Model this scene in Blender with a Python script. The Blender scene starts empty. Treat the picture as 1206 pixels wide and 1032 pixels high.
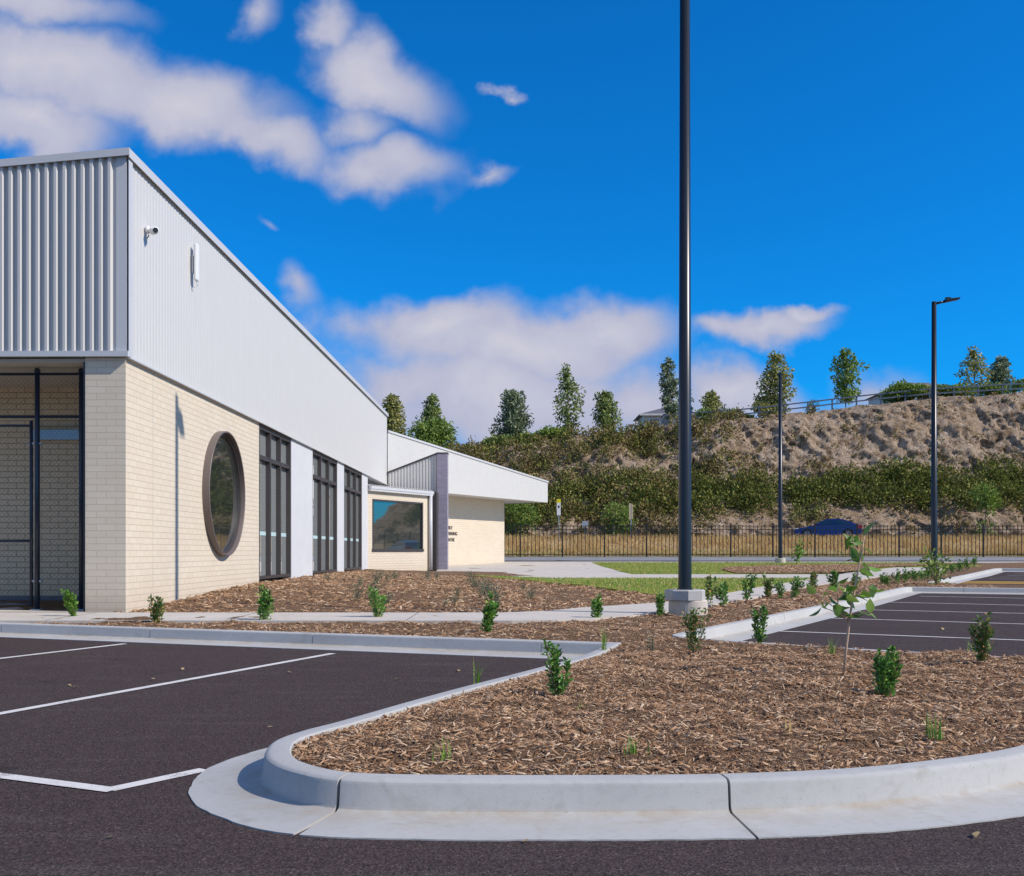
import bpy, bmesh, math, random
import numpy as np
from mathutils import Vector, Matrix, noise as mnoise
from mathutils.geometry import delaunay_2d_cdt

PI = math.pi
scene = bpy.context.scene
COL = scene.collection
H = 1.08            # eye height
F = 1200.0          # focal length in photo pixels (1206 wide)
HX, HY = 603.0, 650.0
R = math.radians

# ------------------------------------------------------------------ helpers
def gp(x, y, z=0.0):
    """photo pixel -> ground position at height z (used to survey the plan)"""
    Y = F * (H - z) / (y - HY)
    return ((x - HX) * Y / F, Y)

def ap(x, y, Y):
    return ((x - HX) * Y / F, Y, H + (HY - y) * Y / F)

def lerp(a, b, t): return a + (b - a) * t

def interp(x, pts):
    if x <= pts[0][0]: return pts[0][1]
    for (a, va), (b, vb) in zip(pts, pts[1:]):
        if x <= b: return va + (vb - va) * (x - a) / (b - a)
    return pts[-1][1]

def tag(o, label=None, cat=None, group=None, kind=None):
    if label: o['label'] = label
    if cat: o['category'] = cat
    if group: o['group'] = group
    if kind: o['kind'] = kind
    return o

def empty(name, loc=(0, 0, 0), rz=0.0, parent=None):
    o = bpy.data.objects.new(name, None)
    o.empty_display_size = 0.2
    COL.objects.link(o)
    o.location = loc; o.rotation_euler = (0, 0, rz)
    if parent: o.parent = parent
    return o

def link_mesh(name, verts, faces, mat, parent=None, smooth=False, loc=None, rot=None):
    me = bpy.data.meshes.new(name)
    me.from_pydata([tuple(v) for v in verts], [], [tuple(f) for f in faces])
    if smooth:
        me.polygons.foreach_set('use_smooth', [True] * len(me.polygons))
    me.materials.append(mat)
    me.update()
    o = bpy.data.objects.new(name, me)
    COL.objects.link(o)
    if parent: o.parent = parent
    if loc: o.location = loc
    if rot: o.rotation_euler = rot
    return o

class MB:
    """collects boxes, tubes and so on; build() links them as ONE mesh object"""
    def __init__(s): s.v = []; s.f = []
    def add(s, vs, fs):
        b = len(s.v); s.v += [tuple(v) for v in vs]; s.f += [tuple(i + b for i in f) for f in fs]
        return s
    def box(s, x0, x1, y0, y1, z0, z1):
        vs = [(x, y, z) for z in (z0, z1) for y in (y0, y1) for x in (x0, x1)]
        return s.add(vs, [(0, 2, 3, 1), (4, 5, 7, 6), (0, 1, 5, 4), (2, 6, 7, 3), (0, 4, 6, 2), (1, 3, 7, 5)])
    def cbox(s, x0, x1, y0, y1, z0, z1, c):
        """box with chamfered edges"""
        bm = bmesh.new()
        bmesh.ops.create_cube(bm, size=1)
        for v in bm.verts:
            v.co = Vector((lerp(x0, x1, v.co.x + .5), lerp(y0, y1, v.co.y + .5), lerp(z0, z1, v.co.z + .5)))
        bmesh.ops.bevel(bm, geom=bm.edges[:], offset=c, segments=2, affect='EDGES', profile=.5)
        return s.bm(bm)
    def bm(s, bm, mtx=None):
        bm.verts.index_update()
        vs = [(mtx @ v.co if mtx else v.co.copy()) for v in bm.verts]
        s.add(vs, [[v.index for v in f.verts] for f in bm.faces]); bm.free()
        return s
    def tube(s, pts, rad, n=8, cap=True):
        pts = [Vector(p) for p in pts]
        rads = rad if isinstance(rad, (list, tuple)) else [rad] * len(pts)
        rings = []
        for i, p in enumerate(pts):
            d = (pts[min(i + 1, len(pts) - 1)] - pts[max(i - 1, 0)]).normalized()
            a = d.cross(Vector((0, 0, 1)))
            if a.length < .05: a = d.cross(Vector((1, 0, 0)))
            a.normalize(); b = d.cross(a)
            rings.append([p + (a * math.cos(2 * PI * k / n) + b * math.sin(2 * PI * k / n)) * rads[i] for k in range(n)])
        vs = [v for r in rings for v in r]; fs = []
        for i in range(len(pts) - 1):
            for k in range(n):
                k2 = (k + 1) % n
                fs.append((i * n + k, i * n + k2, (i + 1) * n + k2, (i + 1) * n + k))
        if cap:
            fs.append(tuple(range(n))); fs.append(tuple((len(pts) - 1) * n + k for k in range(n)))
        return s.add(vs, fs)
    def lathe(s, prof, n=24, c=(0, 0, 0), axis='z'):
        vs = []; fs = []
        for (r, h) in prof:
            for k in range(n):
                a = 2 * PI * k / n
                q = (r * math.cos(a), r * math.sin(a), h)
                if axis == 'x': q = (h, q[0], q[1])
                if axis == 'y': q = (q[0], h, q[1])
                vs.append((c[0] + q[0], c[1] + q[1], c[2] + q[2]))
        for i in range(len(prof) - 1):
            for k in range(n):
                k2 = (k + 1) % n
                fs.append((i * n + k, i * n + k2, (i + 1) * n + k2, (i + 1) * n + k))
        return s.add(vs, fs)
    def prism(s, poly, y0, y1, axis='y'):
        """poly in (a, z) extruded along the other horizontal axis"""
        n = len(poly)
        if axis == 'y': vs = [(a, y0, z) for a, z in poly] + [(a, y1, z) for a, z in poly]
        else: vs = [(y0, a, z) for a, z in poly] + [(y1, a, z) for a, z in poly]
        fs = [tuple(range(n)), tuple(range(2 * n - 1, n - 1, -1))]
        fs += [(i, i + n, (i + 1) % n + n, (i + 1) % n) for i in range(n)]
        return s.add(vs, fs)
    def build(s, name, mat, parent=None, smooth=False, loc=None, rot=None, fix=True):
        o = link_mesh(name, s.v, s.f, mat, parent, smooth, loc, rot)
        if fix:
            bm = bmesh.new(); bm.from_mesh(o.data)
            bmesh.ops.recalc_face_normals(bm, faces=bm.faces[:])
            bm.to_mesh(o.data); bm.free()
        return o

def np_mesh(name, V, Fc, mat, parent=None, smooth=False):
    """V (n,3) float, Fc (m,k) int -> object"""
    V = np.asarray(V, dtype=np.float32); Fc = np.asarray(Fc, dtype=np.int32)
    me = bpy.data.meshes.new(name)
    me.vertices.add(len(V)); me.vertices.foreach_set('co', V.ravel())
    k = Fc.shape[1]
    me.loops.add(Fc.size); me.loops.foreach_set('vertex_index', Fc.ravel())
    me.polygons.add(len(Fc))
    me.polygons.foreach_set('loop_start', np.arange(0, Fc.size, k, dtype=np.int32))
    me.polygons.foreach_set('loop_total', np.full(len(Fc), k, dtype=np.int32))
    if smooth: me.polygons.foreach_set('use_smooth', np.ones(len(Fc), dtype=bool))
    me.materials.append(mat)
    me.update(calc_edges=True); me.validate()
    o = bpy.data.objects.new(name, me); COL.objects.link(o)
    if parent: o.parent = parent
    return o

def unit(a):
    return a / np.maximum(np.linalg.norm(a, axis=1, keepdims=True), 1e-9)

def leaf_arrays(C, D, L, W, rng, fold=.35):
    """folded leaf blades: base C, direction D, length L, width W"""
    n = len(C)
    D = unit(D)
    r = unit(rng.normal(size=(n, 3)))
    S = unit(np.cross(D, r)); N = np.cross(S, D)
    L = np.broadcast_to(np.asarray(L, float).reshape(-1, 1), (n, 1)); W = np.broadcast_to(np.asarray(W, float).reshape(-1, 1), (n, 1))
    tip = C + D * L - N * L * .12
    mid = C + D * L * .48
    a = mid + S * W * .5 + N * W * fold
    b = mid - S * W * .5 + N * W * fold
    V = np.stack([C, a, tip, b], axis=1).reshape(-1, 3)
    i = np.arange(n)[:, None] * 4
    Fc = np.concatenate([i + np.array([[0, 1, 2]]), i + np.array([[0, 2, 3]])])
    return V, Fc

def copy_tree(o, parent=None):
    c = o.copy(); COL.objects.link(c)
    if parent: c.parent = parent
    for ch in list(o.children): copy_tree(ch, c)
    return c

# ------------------------------------------------------------------ materials
class NT:
    def __init__(s, name, world=None):
        if world is None:
            s.m = bpy.data.materials.new(name); s.m.use_nodes = True; s.t = s.m.node_tree
        else:
            s.t = world.node_tree
        s.t.nodes.clear()
    def n(s, typ, **kw):
        nd = s.t.nodes.new(typ)
        for k, v in kw.items():
            if k == 'inp':
                for kk, vv in v.items():
                    if isinstance(vv, bpy.types.NodeSocket): s.t.links.new(vv, nd.inputs[kk])
                    else: nd.inputs[kk].default_value = vv
            else: setattr(nd, k, v)
        return nd
    def l(s, a, b): s.t.links.new(a, b)
    def math(s, op, a, b=None, c=None, clamp=False):
        nd = s.n('ShaderNodeMath', operation=op, use_clamp=clamp)
        for i, q in enumerate((a, b, c)):
            if q is None: continue
            if isinstance(q, bpy.types.NodeSocket): s.l(q, nd.inputs[i])
            else: nd.inputs[i].default_value = q
        return nd.outputs[0]
    def mix(s, fac, a, b, blend='MIX'):
        nd = s.n('ShaderNodeMix', data_type='RGBA', blend_type=blend)
        for key, q in ((0, fac), (6, a), (7, b)):
            if isinstance(q, bpy.types.NodeSocket): s.l(q, nd.inputs[key])
            else: nd.inputs[key].default_value = q if key == 0 else (*q, 1) if len(q) == 3 else q
        return nd.outputs[2]
    def noise(s, vec, scale, detail=4, rough=.55, dist=0):
        nd = s.n('ShaderNodeTexNoise', inp={'Scale': scale, 'Detail': detail, 'Roughness': rough, 'Distortion': dist})
        if vec is not None: s.l(vec, nd.inputs['Vector'])
        return nd.outputs['Fac']
    def ramp(s, fac, stops, interp='LINEAR'):
        nd = s.n('ShaderNodeValToRGB'); e = nd.color_ramp
        e.interpolation = interp
        while len(e.elements) > len(stops): e.elements.remove(e.elements[-1])
        while len(e.elements) < len(stops): e.elements.new(.5)
        for el, (p, c) in zip(e.elements, stops):
            el.position = p; el.color = (*c, 1) if len(c) == 3 else c
        s.l(fac, nd.inputs[0]); return nd.outputs[0]
    def obj(s): return s.n('ShaderNodeTexCoord').outputs['Object']
    def pos(s): return s.n('ShaderNodeNewGeometry').outputs['Position']
    def bump(s, h, strength=.3, dist=.02):
        nd = s.n('ShaderNodeBump', inp={'Strength': strength, 'Distance': dist}); s.l(h, nd.inputs['Height'])
        return nd.outputs[0]
    def out(s, col, rough=.6, normal=None, metal=0., spec=.5, coat=0., trans=0.):
        b = s.n('ShaderNodeBsdfPrincipled')
        for k, q in (('Base Color', col), ('Roughness', rough), ('Metallic', metal), ('Specular IOR Level', spec), ('Coat Weight', coat)):
            if isinstance(q, bpy.types.NodeSocket): s.l(q, b.inputs[k])
            else: b.inputs[k].default_value = (*q, 1) if k == 'Base Color' else q
        if normal is not None: s.l(normal, b.inputs['Normal'])
        o = s.n('ShaderNodeOutputMaterial')
        sh = b.outputs[0]
        if trans > 0:
            t = s.n('ShaderNodeBsdfTranslucent')
            if isinstance(col, bpy.types.NodeSocket): s.l(col, t.inputs[0])
            else: t.inputs[0].default_value = (*col, 1)
            mx = s.n('ShaderNodeMixShader', inp={0: trans}); s.l(sh, mx.inputs[1]); s.l(t.outputs[0], mx.inputs[2]); sh = mx.outputs[0]
        s.l(sh, o.inputs[0]); return s.m

def m_noise(name, c1, c2, scale, rough=.7, bump=.15, bscale=None, detail=5, spec=.4, bdist=.01):
    t = NT(name); p = t.obj()
    f = t.noise(p, scale, detail)
    col = t.mix(t.ramp(f, [(.32, (0, 0, 0)), (.68, (1, 1, 1))]), c1, c2)
    b = t.bump(t.noise(p, bscale or scale * 4, 4), bump, bdist)
    return t.out(col, rough, b, spec=spec)

def m_plain(name, c, rough=.5, metal=0., var=.12, scale=3., spec=.5, coat=0.):
    t = NT(name); p = t.obj()
    f = t.noise(p, scale, 4)
    d = tuple(max(0, q * (1 - var)) for q in c); u = tuple(q * (1 + var) for q in c)
    return t.out(t.mix(f, d, u), rough, None, metal, spec, coat)

def m_asphalt():
    t = NT('asphalt'); p = t.pos()
    big = t.noise(p, .35, 4); mid = t.noise(p, 3., 5); fine = t.noise(p, 230, 3, .75)
    agg = t.n('ShaderNodeTexVoronoi', feature='F1', inp={'Scale': 170.0}); t.l(p, agg.inputs['Vector'])
    c = t.mix(t.ramp(fine, [(.3, (0, 0, 0)), (.75, (1, 1, 1))]), (.036, .0245, .0235), (.094, .069, .065))
    c = t.mix(t.ramp(big, [(.35, (0, 0, 0)), (.7, (.42, .42, .42))]), c, (.078, .059, .055))
    # pale dusty tyre scuffs
    mp = t.n('ShaderNodeMapping', inp={'Rotation': (0, 0, R(22)), 'Scale': (.55, 3.6, 1)}); t.l(p, mp.inputs[0])
    sc = t.ramp(t.noise(mp.outputs[0], 1.3, 6, .6), [(.54, (0, 0, 0)), (.74, (.32, .32, .32))])
    c = t.mix(sc, c, (.13, .115, .10))
    spk = t.ramp(t.n('ShaderNodeTexWhiteNoise', noise_dimensions='3D', inp={0: agg.outputs['Position']}).outputs['Value'], [(.965, (0, 0, 0)), (.975, (.5, .5, .5))], 'CONSTANT')
    c = t.mix(spk, c, (.20, .18, .17))
    st = t.n('ShaderNodeTexVoronoi', feature='F1', inp={'Scale': 115.0}); t.l(p, st.inputs['Vector'])
    sv = t.n('ShaderNodeSeparateColor'); t.l(st.outputs['Color'], sv.inputs[0])
    c = t.mix(1.0, c, t.ramp(sv.outputs[0], [(0, (.55, .55, .55)), (.55, (1, 1, 1)), (1, (1.6, 1.55, 1.5))]), 'MULTIPLY')
    oil = t.ramp(t.noise(p, 1.7, 3, .5), [(.66, (0, 0, 0)), (.74, (.45, .45, .45))])
    c = t.mix(oil, c, (.022, .018, .018))
    h = t.math('ADD', st.outputs['Distance'], t.math('MULTIPLY', fine, .8))
    return t.out(c, .92, t.bump(h, .6, .006), spec=.12)

def m_concrete(name, a, b, gutter=False):
    t = NT(name); p = t.pos()
    f = t.noise(p, 1.1, 6, .6); g = t.noise(p, 26, 4); k = t.noise(p, 190, 2)
    c = t.mix(t.ramp(f, [(.3, (0, 0, 0)), (.7, (1, 1, 1))]), a, b)
    c = t.mix(t.ramp(g, [(.5, (0, 0, 0)), (.8, (.35, .35, .35))]), c, tuple(q * .72 for q in a))
    st = t.ramp(t.noise(p, 3.3, 5, .65, .6), [(.58, (0, 0, 0)), (.74, (.65, .65, .65))])
    c = t.mix(st, c, (a[0] * .72, a[1] * .66, a[2] * .56))
    sp = t.ramp(t.noise(p, 75, 2, .5), [(.70, (0, 0, 0)), (.76, (.55, .55, .55))])
    c = t.mix(sp, c, tuple(q * .5 for q in a))
    if gutter:
        sx = t.n('ShaderNodeSeparateXYZ'); t.l(p, sx.inputs[0])
        z = t.math('ABSOLUTE', t.math('SUBTRACT', sx.outputs[2], .026))
        m = t.n('ShaderNodeMapRange', inp={'From Min': .002, 'From Max': .018, 'To Min': 1., 'To Max': 0.}); t.l(z, m.inputs[0])
        m2 = t.math('MULTIPLY', m.outputs[0], t.ramp(t.noise(p, 5, 5, .7), [(.38, (.05, .05, .05)), (.65, (.75, .75, .75))]))
        c = t.mix(m2, c, (.36, .29, .21))
    return t.out(c, .85, t.bump(t.math('ADD', k, g), .22, .004), spec=.3)

def m_brick(name, c1, c2, mortar, bw, bh, mw=.007, bump=.6):
    t = NT(name); p = t.obj()
    sx = t.n('ShaderNodeSeparateXYZ'); t.l(p, sx.inputs[0])
    u = t.math('ADD', sx.outputs[0], sx.outputs[1])
    cx = t.n('ShaderNodeCombineXYZ'); t.l(u, cx.inputs[0]); t.l(sx.outputs[2], cx.inputs[1])
    br = t.n('ShaderNodeTexBrick', offset=.5, squash=1.0,
             inp={'Color1': (*c1, 1), 'Color2': (*c2, 1), 'Mortar': (*mortar, 1), 'Scale': 1.0, 'Mortar Size': mw, 'Mortar Smooth': .12, 'Bias': 0., 'Brick Width': bw, 'Row Height': bh})
    t.l(cx.outputs[0], br.inputs['Vector'])
    n1 = t.noise(p, 30, 4); n2 = t.noise(p, .8, 5, .6)
    c = t.mix(t.math('MULTIPLY', n1, .12), br.outputs['Color'], tuple(q * .6 for q in c1))
    c = t.mix(t.ramp(n2, [(.4, (0, 0, 0)), (.75, (.30, .30, .30))]), c, tuple(q * .78 for q in c2))
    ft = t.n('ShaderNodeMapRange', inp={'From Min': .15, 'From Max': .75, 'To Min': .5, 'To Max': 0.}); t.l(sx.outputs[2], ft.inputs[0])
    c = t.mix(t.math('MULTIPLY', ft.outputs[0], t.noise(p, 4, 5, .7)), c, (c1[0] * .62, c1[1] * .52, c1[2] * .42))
    h = t.math('SUBTRACT', t.math('MULTIPLY', n1, .12), br.outputs['Fac'])
    return t.out(c, .85, t.bump(h, bump, .012), spec=.25)

def m_leaf(name, stops, rough=.5, trans=.25, spec=.4):
    t = NT(name)
    rnd = t.n('ShaderNodeNewGeometry').outputs['Random Per Island']
    return t.out(t.ramp(rnd, stops), rough, None, spec=spec, trans=trans)

def m_glass(name, base, gloss=.5):
    t = NT(name); p = t.obj()
    b = t.n('ShaderNodeBsdfPrincipled', inp={'Base Color': (*base, 1), 'Roughness': .04, 'IOR': 1.52, 'Specular IOR Level': .7})
    g = t.n('ShaderNodeBsdfGlossy', inp={'Color': (.92, .93, .92, 1), 'Roughness': .015})
    fr = t.n('ShaderNodeFresnel', inp={'IOR': 1.7})
    f = t.math('MULTIPLY_ADD', fr.outputs[0], .9, gloss, clamp=True)
    wob = t.bump(t.noise(p, .9, 1), .03, .05); t.l(wob, g.inputs['Normal'])
    mx = t.n('ShaderNodeMixShader'); t.l(f, mx.inputs[0]); t.l(b.outputs[0], mx.inputs[1]); t.l(g.outputs[0], mx.inputs[2])
    o = t.n('ShaderNodeOutputMaterial'); t.l(mx.outputs[0], o.inputs[0]); return t.m

def m_mulch_ground():
    t = NT('mulch_ground'); p = t.pos()
    mp = t.n('ShaderNodeMapping', inp={'Scale': (1, 1, 1), 'Rotation': (0, 0, .6)}); t.l(p, mp.inputs[0])
    v = t.n('ShaderNodeTexVoronoi', feature='F1', inp={'Scale': 26.0, 'Randomness': 1.}); 
    wv = t.n('ShaderNodeVectorMath', operation='ADD'); t.l(mp.outputs[0], wv.inputs[0])
    nz = t.n('ShaderNodeTexNoise', inp={'Scale': 14., 'Detail': 3.}); t.l(p, nz.inputs['Vector']); t.l(nz.outputs['Color'], wv.inputs[1])
    t.l(wv.outputs[0], v.inputs['Vector'])
    sc = t.n('ShaderNodeSeparateColor'); t.l(v.outputs['Color'], sc.inputs[0])
    c = t.ramp(sc.outputs[0], [(0, (.06, .03, .017)), (.35, (.22, .12, .066)), (.7, (.43, .27, .165)), (1, (.60, .42, .28))])
    big = t.noise(p, .9, 5)
    c = t.mix(t.ramp(big, [(.35, (0, 0, 0)), (.65, (.55, .55, .55))]), c, (.36, .215, .125))
    h = t.math('ADD', t.math('MULTIPLY', v.outputs['Distance'], -1.), t.math('MULTIPLY', t.noise(p, 60, 3), .5))
    return t.out(c, .95, t.bump(h, 1., .03), spec=.1)

def m_rock():
    t = NT('cliff_rock'); p = t.pos()
    mp = t.n('ShaderNodeMapping', inp={'Scale': (1, 1, .62), 'Rotation': (0, R(14), 0)}); t.l(p, mp.inputs[0]); q = mp.outputs[0]
    n1 = t.noise(p, .16, 5, .6); n2 = t.noise(q, 1.5, 8, .72, .5); n3 = t.noise(q, 5.5, 6, .75, .3)
    c = t.ramp(n2, [(.35, (.11, .07, .042)), (.44, (.34, .245, .165)), (.54, (.56, .435, .325)), (.70, (.72, .59, .46))])
    c = t.mix(t.ramp(n1, [(.45, (0, 0, 0)), (.62, (.55, .55, .55))]), c, (.44, .30, .18))
    c = t.mix(t.ramp(n3, [(.53, (0, 0, 0)), (.66, (.6, .6, .6))]), c, (.15, .105, .06))
    h = t.math('ADD', n2, t.math('MULTIPLY', n3, .6))
    return t.out(c, .95, t.bump(h, 1., .5), spec=.1)

def m_grassground(name, a, b, c3):
    t = NT(name); p = t.pos()
    f = t.noise(p, 1.2, 6, .65); g = t.noise(p, 22, 4, .7)
    c = t.mix(t.ramp(g, [(.3, (0, 0, 0)), (.7, (1, 1, 1))]), a, b)
    c = t.mix(t.ramp(f, [(.48, (0, 0, 0)), (.68, (.8, .8, .8))]), c, c3)
    return t.out(c, .95, t.bump(g, .8, .03), spec=.1)

def m_chip():
    t = NT('bark_chip')
    g = t.n('ShaderNodeNewGeometry'); rnd = g.outputs['Random Per Island']
    c = t.ramp(rnd, [(0, (.14, .066, .033)), (.2, (.30, .16, .082)), (.52, (.50, .305, .172)), (.82, (.66, .455, .285)), (1, (.82, .64, .45))])
    n = t.noise(g.outputs['Position'], 120, 3)
    c = t.mix(t.math('MULTIPLY', n, .5), c, (.24, .125, .066))
    return t.out(c, .9, None, spec=.15)

M = {}
M['asphalt'] = m_asphalt()
M['kerb'] = m_concrete('kerb_concrete', (.42, .41, .39), (.49, .48, .455), True)
M['path'] = m_concrete('path_concrete', (.53, .475, .405), (.62, .56, .485))
M['mulch'] = m_mulch_ground()
M['chip'] = m_chip()
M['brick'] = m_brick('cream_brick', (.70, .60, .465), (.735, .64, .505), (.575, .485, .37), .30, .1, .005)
M['brick_lifted'] = m_brick('cream_brick_lifted', (.77, .61, .42), (.80, .65, .46), (.40, .31, .21), .30, .1, .008)  # same cream brick, warm bounce light in the shaded recess put into its colour
M['brick_grey'] = m_brick('grey_brick', (.29, .265, .34), (.37, .34, .42), (.36, .34, .40), .24, .086, .006)
M['clad'] = m_plain('white_steel', (.60, .585, .56), .48, .0, .03, 1.5)
M['clad_trim'] = m_plain('steel_flashing', (.57, .57, .575), .38, .0, .03, 1.5)
M['soffit'] = m_plain('soffit_sheet', (.55, .50, .43), .7)
M['soffit_dark'] = m_plain('joint_dark', (.16, .14, .12), .9)  # plain dark tone of the joints sawn across the footpath
M['render'] = m_noise('pale_panel', (.60, .60, .605), (.66, .655, .655), 1.3, .7, .05)
M['frame'] = m_plain('dark_frame', (.052, .044, .043), .45, .0, .1)
M['bronze'] = m_plain('bronze_frame', (.15, .12, .11), .42, .0, .08)
M['glass'] = m_glass('window_glass', (.028, .036, .034), .10)
M['glass_bay'] = m_glass('bay_glass', (.42, .45, .44), .20)
M['teal'] = m_plain('frosted_strip', (.50, .66, .67), .5)
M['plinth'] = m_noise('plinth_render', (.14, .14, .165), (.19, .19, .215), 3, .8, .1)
M['pole'] = m_plain('black_powdercoat', (.012, .015, .021), .32, .0, .1)
M['fence'] = m_plain('black_fence', (.010, .010, .011), .45)
M['wire'] = m_plain('black_wire', (.006, .006, .007), .8)
M['blackblue'] = m_plain('dark_blue_post', (.016, .025, .042), .3)
M['steel'] = m_plain('galvanised', (.45, .47, .50), .4, .6)
M['white'] = m_plain('white_plastic', (.78, .78, .77), .4)
M['dark'] = m_plain('dark_plastic', (.02, .02, .022), .3)
def m_paint(name, a, b):
    t = NT(name); p = t.pos()
    c = t.mix(t.noise(p, 9, 5), a, b)
    w = t.math('ADD', t.math('MULTIPLY', t.noise(p, 70, 4, .7), .6), t.math('MULTIPLY', t.noise(p, 3.5, 4), .4))
    c = t.mix(t.ramp(w, [(.55, (0, 0, 0)), (.63, (.75, .75, .75))]), c, (.09, .075, .07))
    return t.out(c, .8, t.bump(t.noise(p, 120, 3), .3, .004), spec=.25)
M['line'] = m_paint('line_paint', (.58, .55, .51), (.78, .745, .70))
M['yellow'] = m_noise('yellow_paint', (.55, .30, .035), (.68, .40, .06), 5, .75, .2, 60)
M['oldroad'] = m_noise('worn_asphalt', (.22, .225, .235), (.29, .29, .295), 1.2, .9, .3, 60, spec=.2)
M['lawn'] = m_grassground('lawn_ground', (.15, .19, .022), (.27, .31, .05), (.36, .30, .09))
M['verge'] = m_grassground('verge_ground', (.44, .33, .18), (.58, .44, .26), (.36, .27, .15))
M['dirt'] = m_grassground('dirt_ground', (.20, .15, .09), (.30, .23, .15), (.16, .14, .07))
M['rock'] = m_rock()
M['bark'] = m_noise('bark', (.20, .16, .12), (.36, .30, .24), 6, .9, .4)
M['twig'] = m_noise('twig', (.16, .10, .06), (.30, .21, .14), 20, .8, .2)
M['leaf_shrub'] = m_leaf('shrub_leaf', [(0, (0.053, 0.138, 0.032)), (.5, (0.121, 0.281, 0.053)), (.85, (0.254, 0.491, 0.078)), (1, (0.512, 0.753, 0.131))], .36, .22, .5)
M['leaf_bright'] = m_leaf('bright_leaf', [(0, (0.078, 0.194, 0.026)), (.6, (0.156, 0.329, 0.039)), (1, (0.312, 0.493, 0.078))], .4, .3)
M['leaf_red'] = m_leaf('reddish_leaf', [(0, (0.069, 0.149, 0.039)), (.55, (0.155, 0.296, 0.068)), (.85, (0.401, 0.355, 0.109)), (1, (0.800, 0.355, 0.163))], .36, .22)
M['leaf_sap'] = m_leaf('sapling_leaf', [(0, (0.115, 0.219, 0.035)), (.5, (0.227, 0.416, 0.072)), (1, (0.431, 0.568, 0.143))], .45, .3)
M['leaf_euc'] = m_leaf('eucalypt_leaf', [(0, (0.095, 0.140, 0.047)), (.5, (0.202, 0.278, 0.076)), (1, (0.438, 0.490, 0.141))], .55, .25)
M['leaf_euc2'] = m_leaf('olive_leaf', [(0, (0.143, 0.165, 0.050)), (.5, (0.304, 0.319, 0.088)), (1, (0.606, 0.557, 0.173))], .55, .25)
M['leaf_euc3'] = m_leaf('grey_green_leaf', [(0, (0.098, 0.138, 0.079)), (.5, (0.207, 0.263, 0.151)), (1, (0.414, 0.463, 0.256))], .55, .25)
M['leaf_green'] = m_leaf('fresh_leaf', [(0, (0.106, 0.174, 0.031)), (.5, (0.201, 0.305, 0.051)), (1, (0.378, 0.478, 0.102))], .5, .3)
M['scrub_green'] = m_leaf('scrub_leaf', [(0, (0.080, 0.099, 0.022)), (.5, (0.163, 0.189, 0.038)), (.9, (0.290, 0.295, 0.067)), (1, (0.448, 0.389, 0.112))], .6, .2, .2)
M['scrub_brown'] = m_leaf('dry_scrub_leaf', [(0, (0.131, 0.092, 0.035)), (.45, (0.260, 0.193, 0.069)), (.8, (0.222, 0.221, 0.062)), (1, (0.521, 0.402, 0.166))], .7, .2, .2)
M['straw'] = m_leaf('straw', [(0, (0.408, 0.258, 0.099)), (.6, (0.672, 0.470, 0.207)), (1, (0.800, 0.638, 0.324))], .7, .25, .2)
M['grass'] = m_leaf('grass_blade', [(0, (0.105, 0.225, 0.030)), (.6, (0.240, 0.405, 0.060)), (1, (0.450, 0.540, 0.135))], .5, .35)
M['sprig'] = m_leaf('grey_sprig', [(0, (.10, .12, .075)), (.6, (.19, .21, .13)), (1, (.33, .31, .20))], .6, .3)
M['deadleaf'] = m_leaf('dead_leaf', [(0, (.34, .18, .07)), (.6, (.50, .36, .17)), (1, (.58, .50, .33))], .7, .2)
M['carpaint'] = m_plain('blue_paint', (.009, .016, .21), .22, .1, .02, 1, .5, .6)
M['carsilver'] = m_plain('silver_paint', (.32, .35, .40), .25, .3, .02, 1, .5, .6)
M['carglass'] = m_glass('car_glass', (.006, .007, .009), .01)
M['tyre'] = m_plain('tyre_rubber', (.018, .018, .018), .8)
M['rim'] = m_plain('alloy', (.22, .22, .24), .4, .6)
M['red'] = m_plain('red_lens', (.45, .02, .04), .2)
M['roof_tile'] = m_noise('roof_tile', (.10, .10, .115), (.15, .15, .165), 4, .8, .3)
M['house_wall'] = m_noise('house_wall', (.55, .54, .52), (.62, .61, .59), 2, .8, .1)
M['sign_yellow'] = m_plain('sign_yellow', (.75, .66, .02), .5)
M['sapstem'] = m_plain('sapling_stem', (.56, .38, .27), .7)
M['sign_tan'] = m_plain('sign_tan', (.55, .44, .30), .6)
M['letter'] = m_plain('bronze_letter', (.16, .13, .11), .5)
M['rail'] = m_plain('rail_paint', (.07, .095, .14), .5)

# ------------------------------------------------------------------ ground profile
ZR = [(0, 0), (20, 0), (42, .08), (50, .20), (57, .42), (61, .57), (67, .74)]
def zr(Y): return interp(Y, ZR)
def boff(Y): return interp(Y, [(47, .15), (57, .03)])
def zb(X, Y):
    """surface of the planted beds"""
    z = zr(Y) + boff(Y) - .012
    # mound along the windows of the long wall
    if Y > 15:
        a = min(1, max(0, (Y - 15.6) / 6.0)); b = min(1, max(0, (44 - Y) / 6.0))
        c = max(0, min(1, (1.2 - X) / 6.0))
        z += .22 * a * b * c
    return z

def cr(pts, n=8):
    """Catmull-Rom through pts"""
    P = [pts[0]] + list(pts) + [pts[-1]]; out = []
    for i in range(1, len(P) - 2):
        p0, p1, p2, p3 = [np.array(q, float) for q in P[i - 1:i + 3]]
        for k in range(n):
            t = k / n
            out.append(tuple(.5 * ((2 * p1) + (-p0 + p2) * t + (2 * p0 - 5 * p1 + 4 * p2 - p3) * t * t + (-p0 + 3 * p1 - 3 * p2 + p3) * t ** 3)))
    out.append(tuple(pts[-1])); return out

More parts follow.
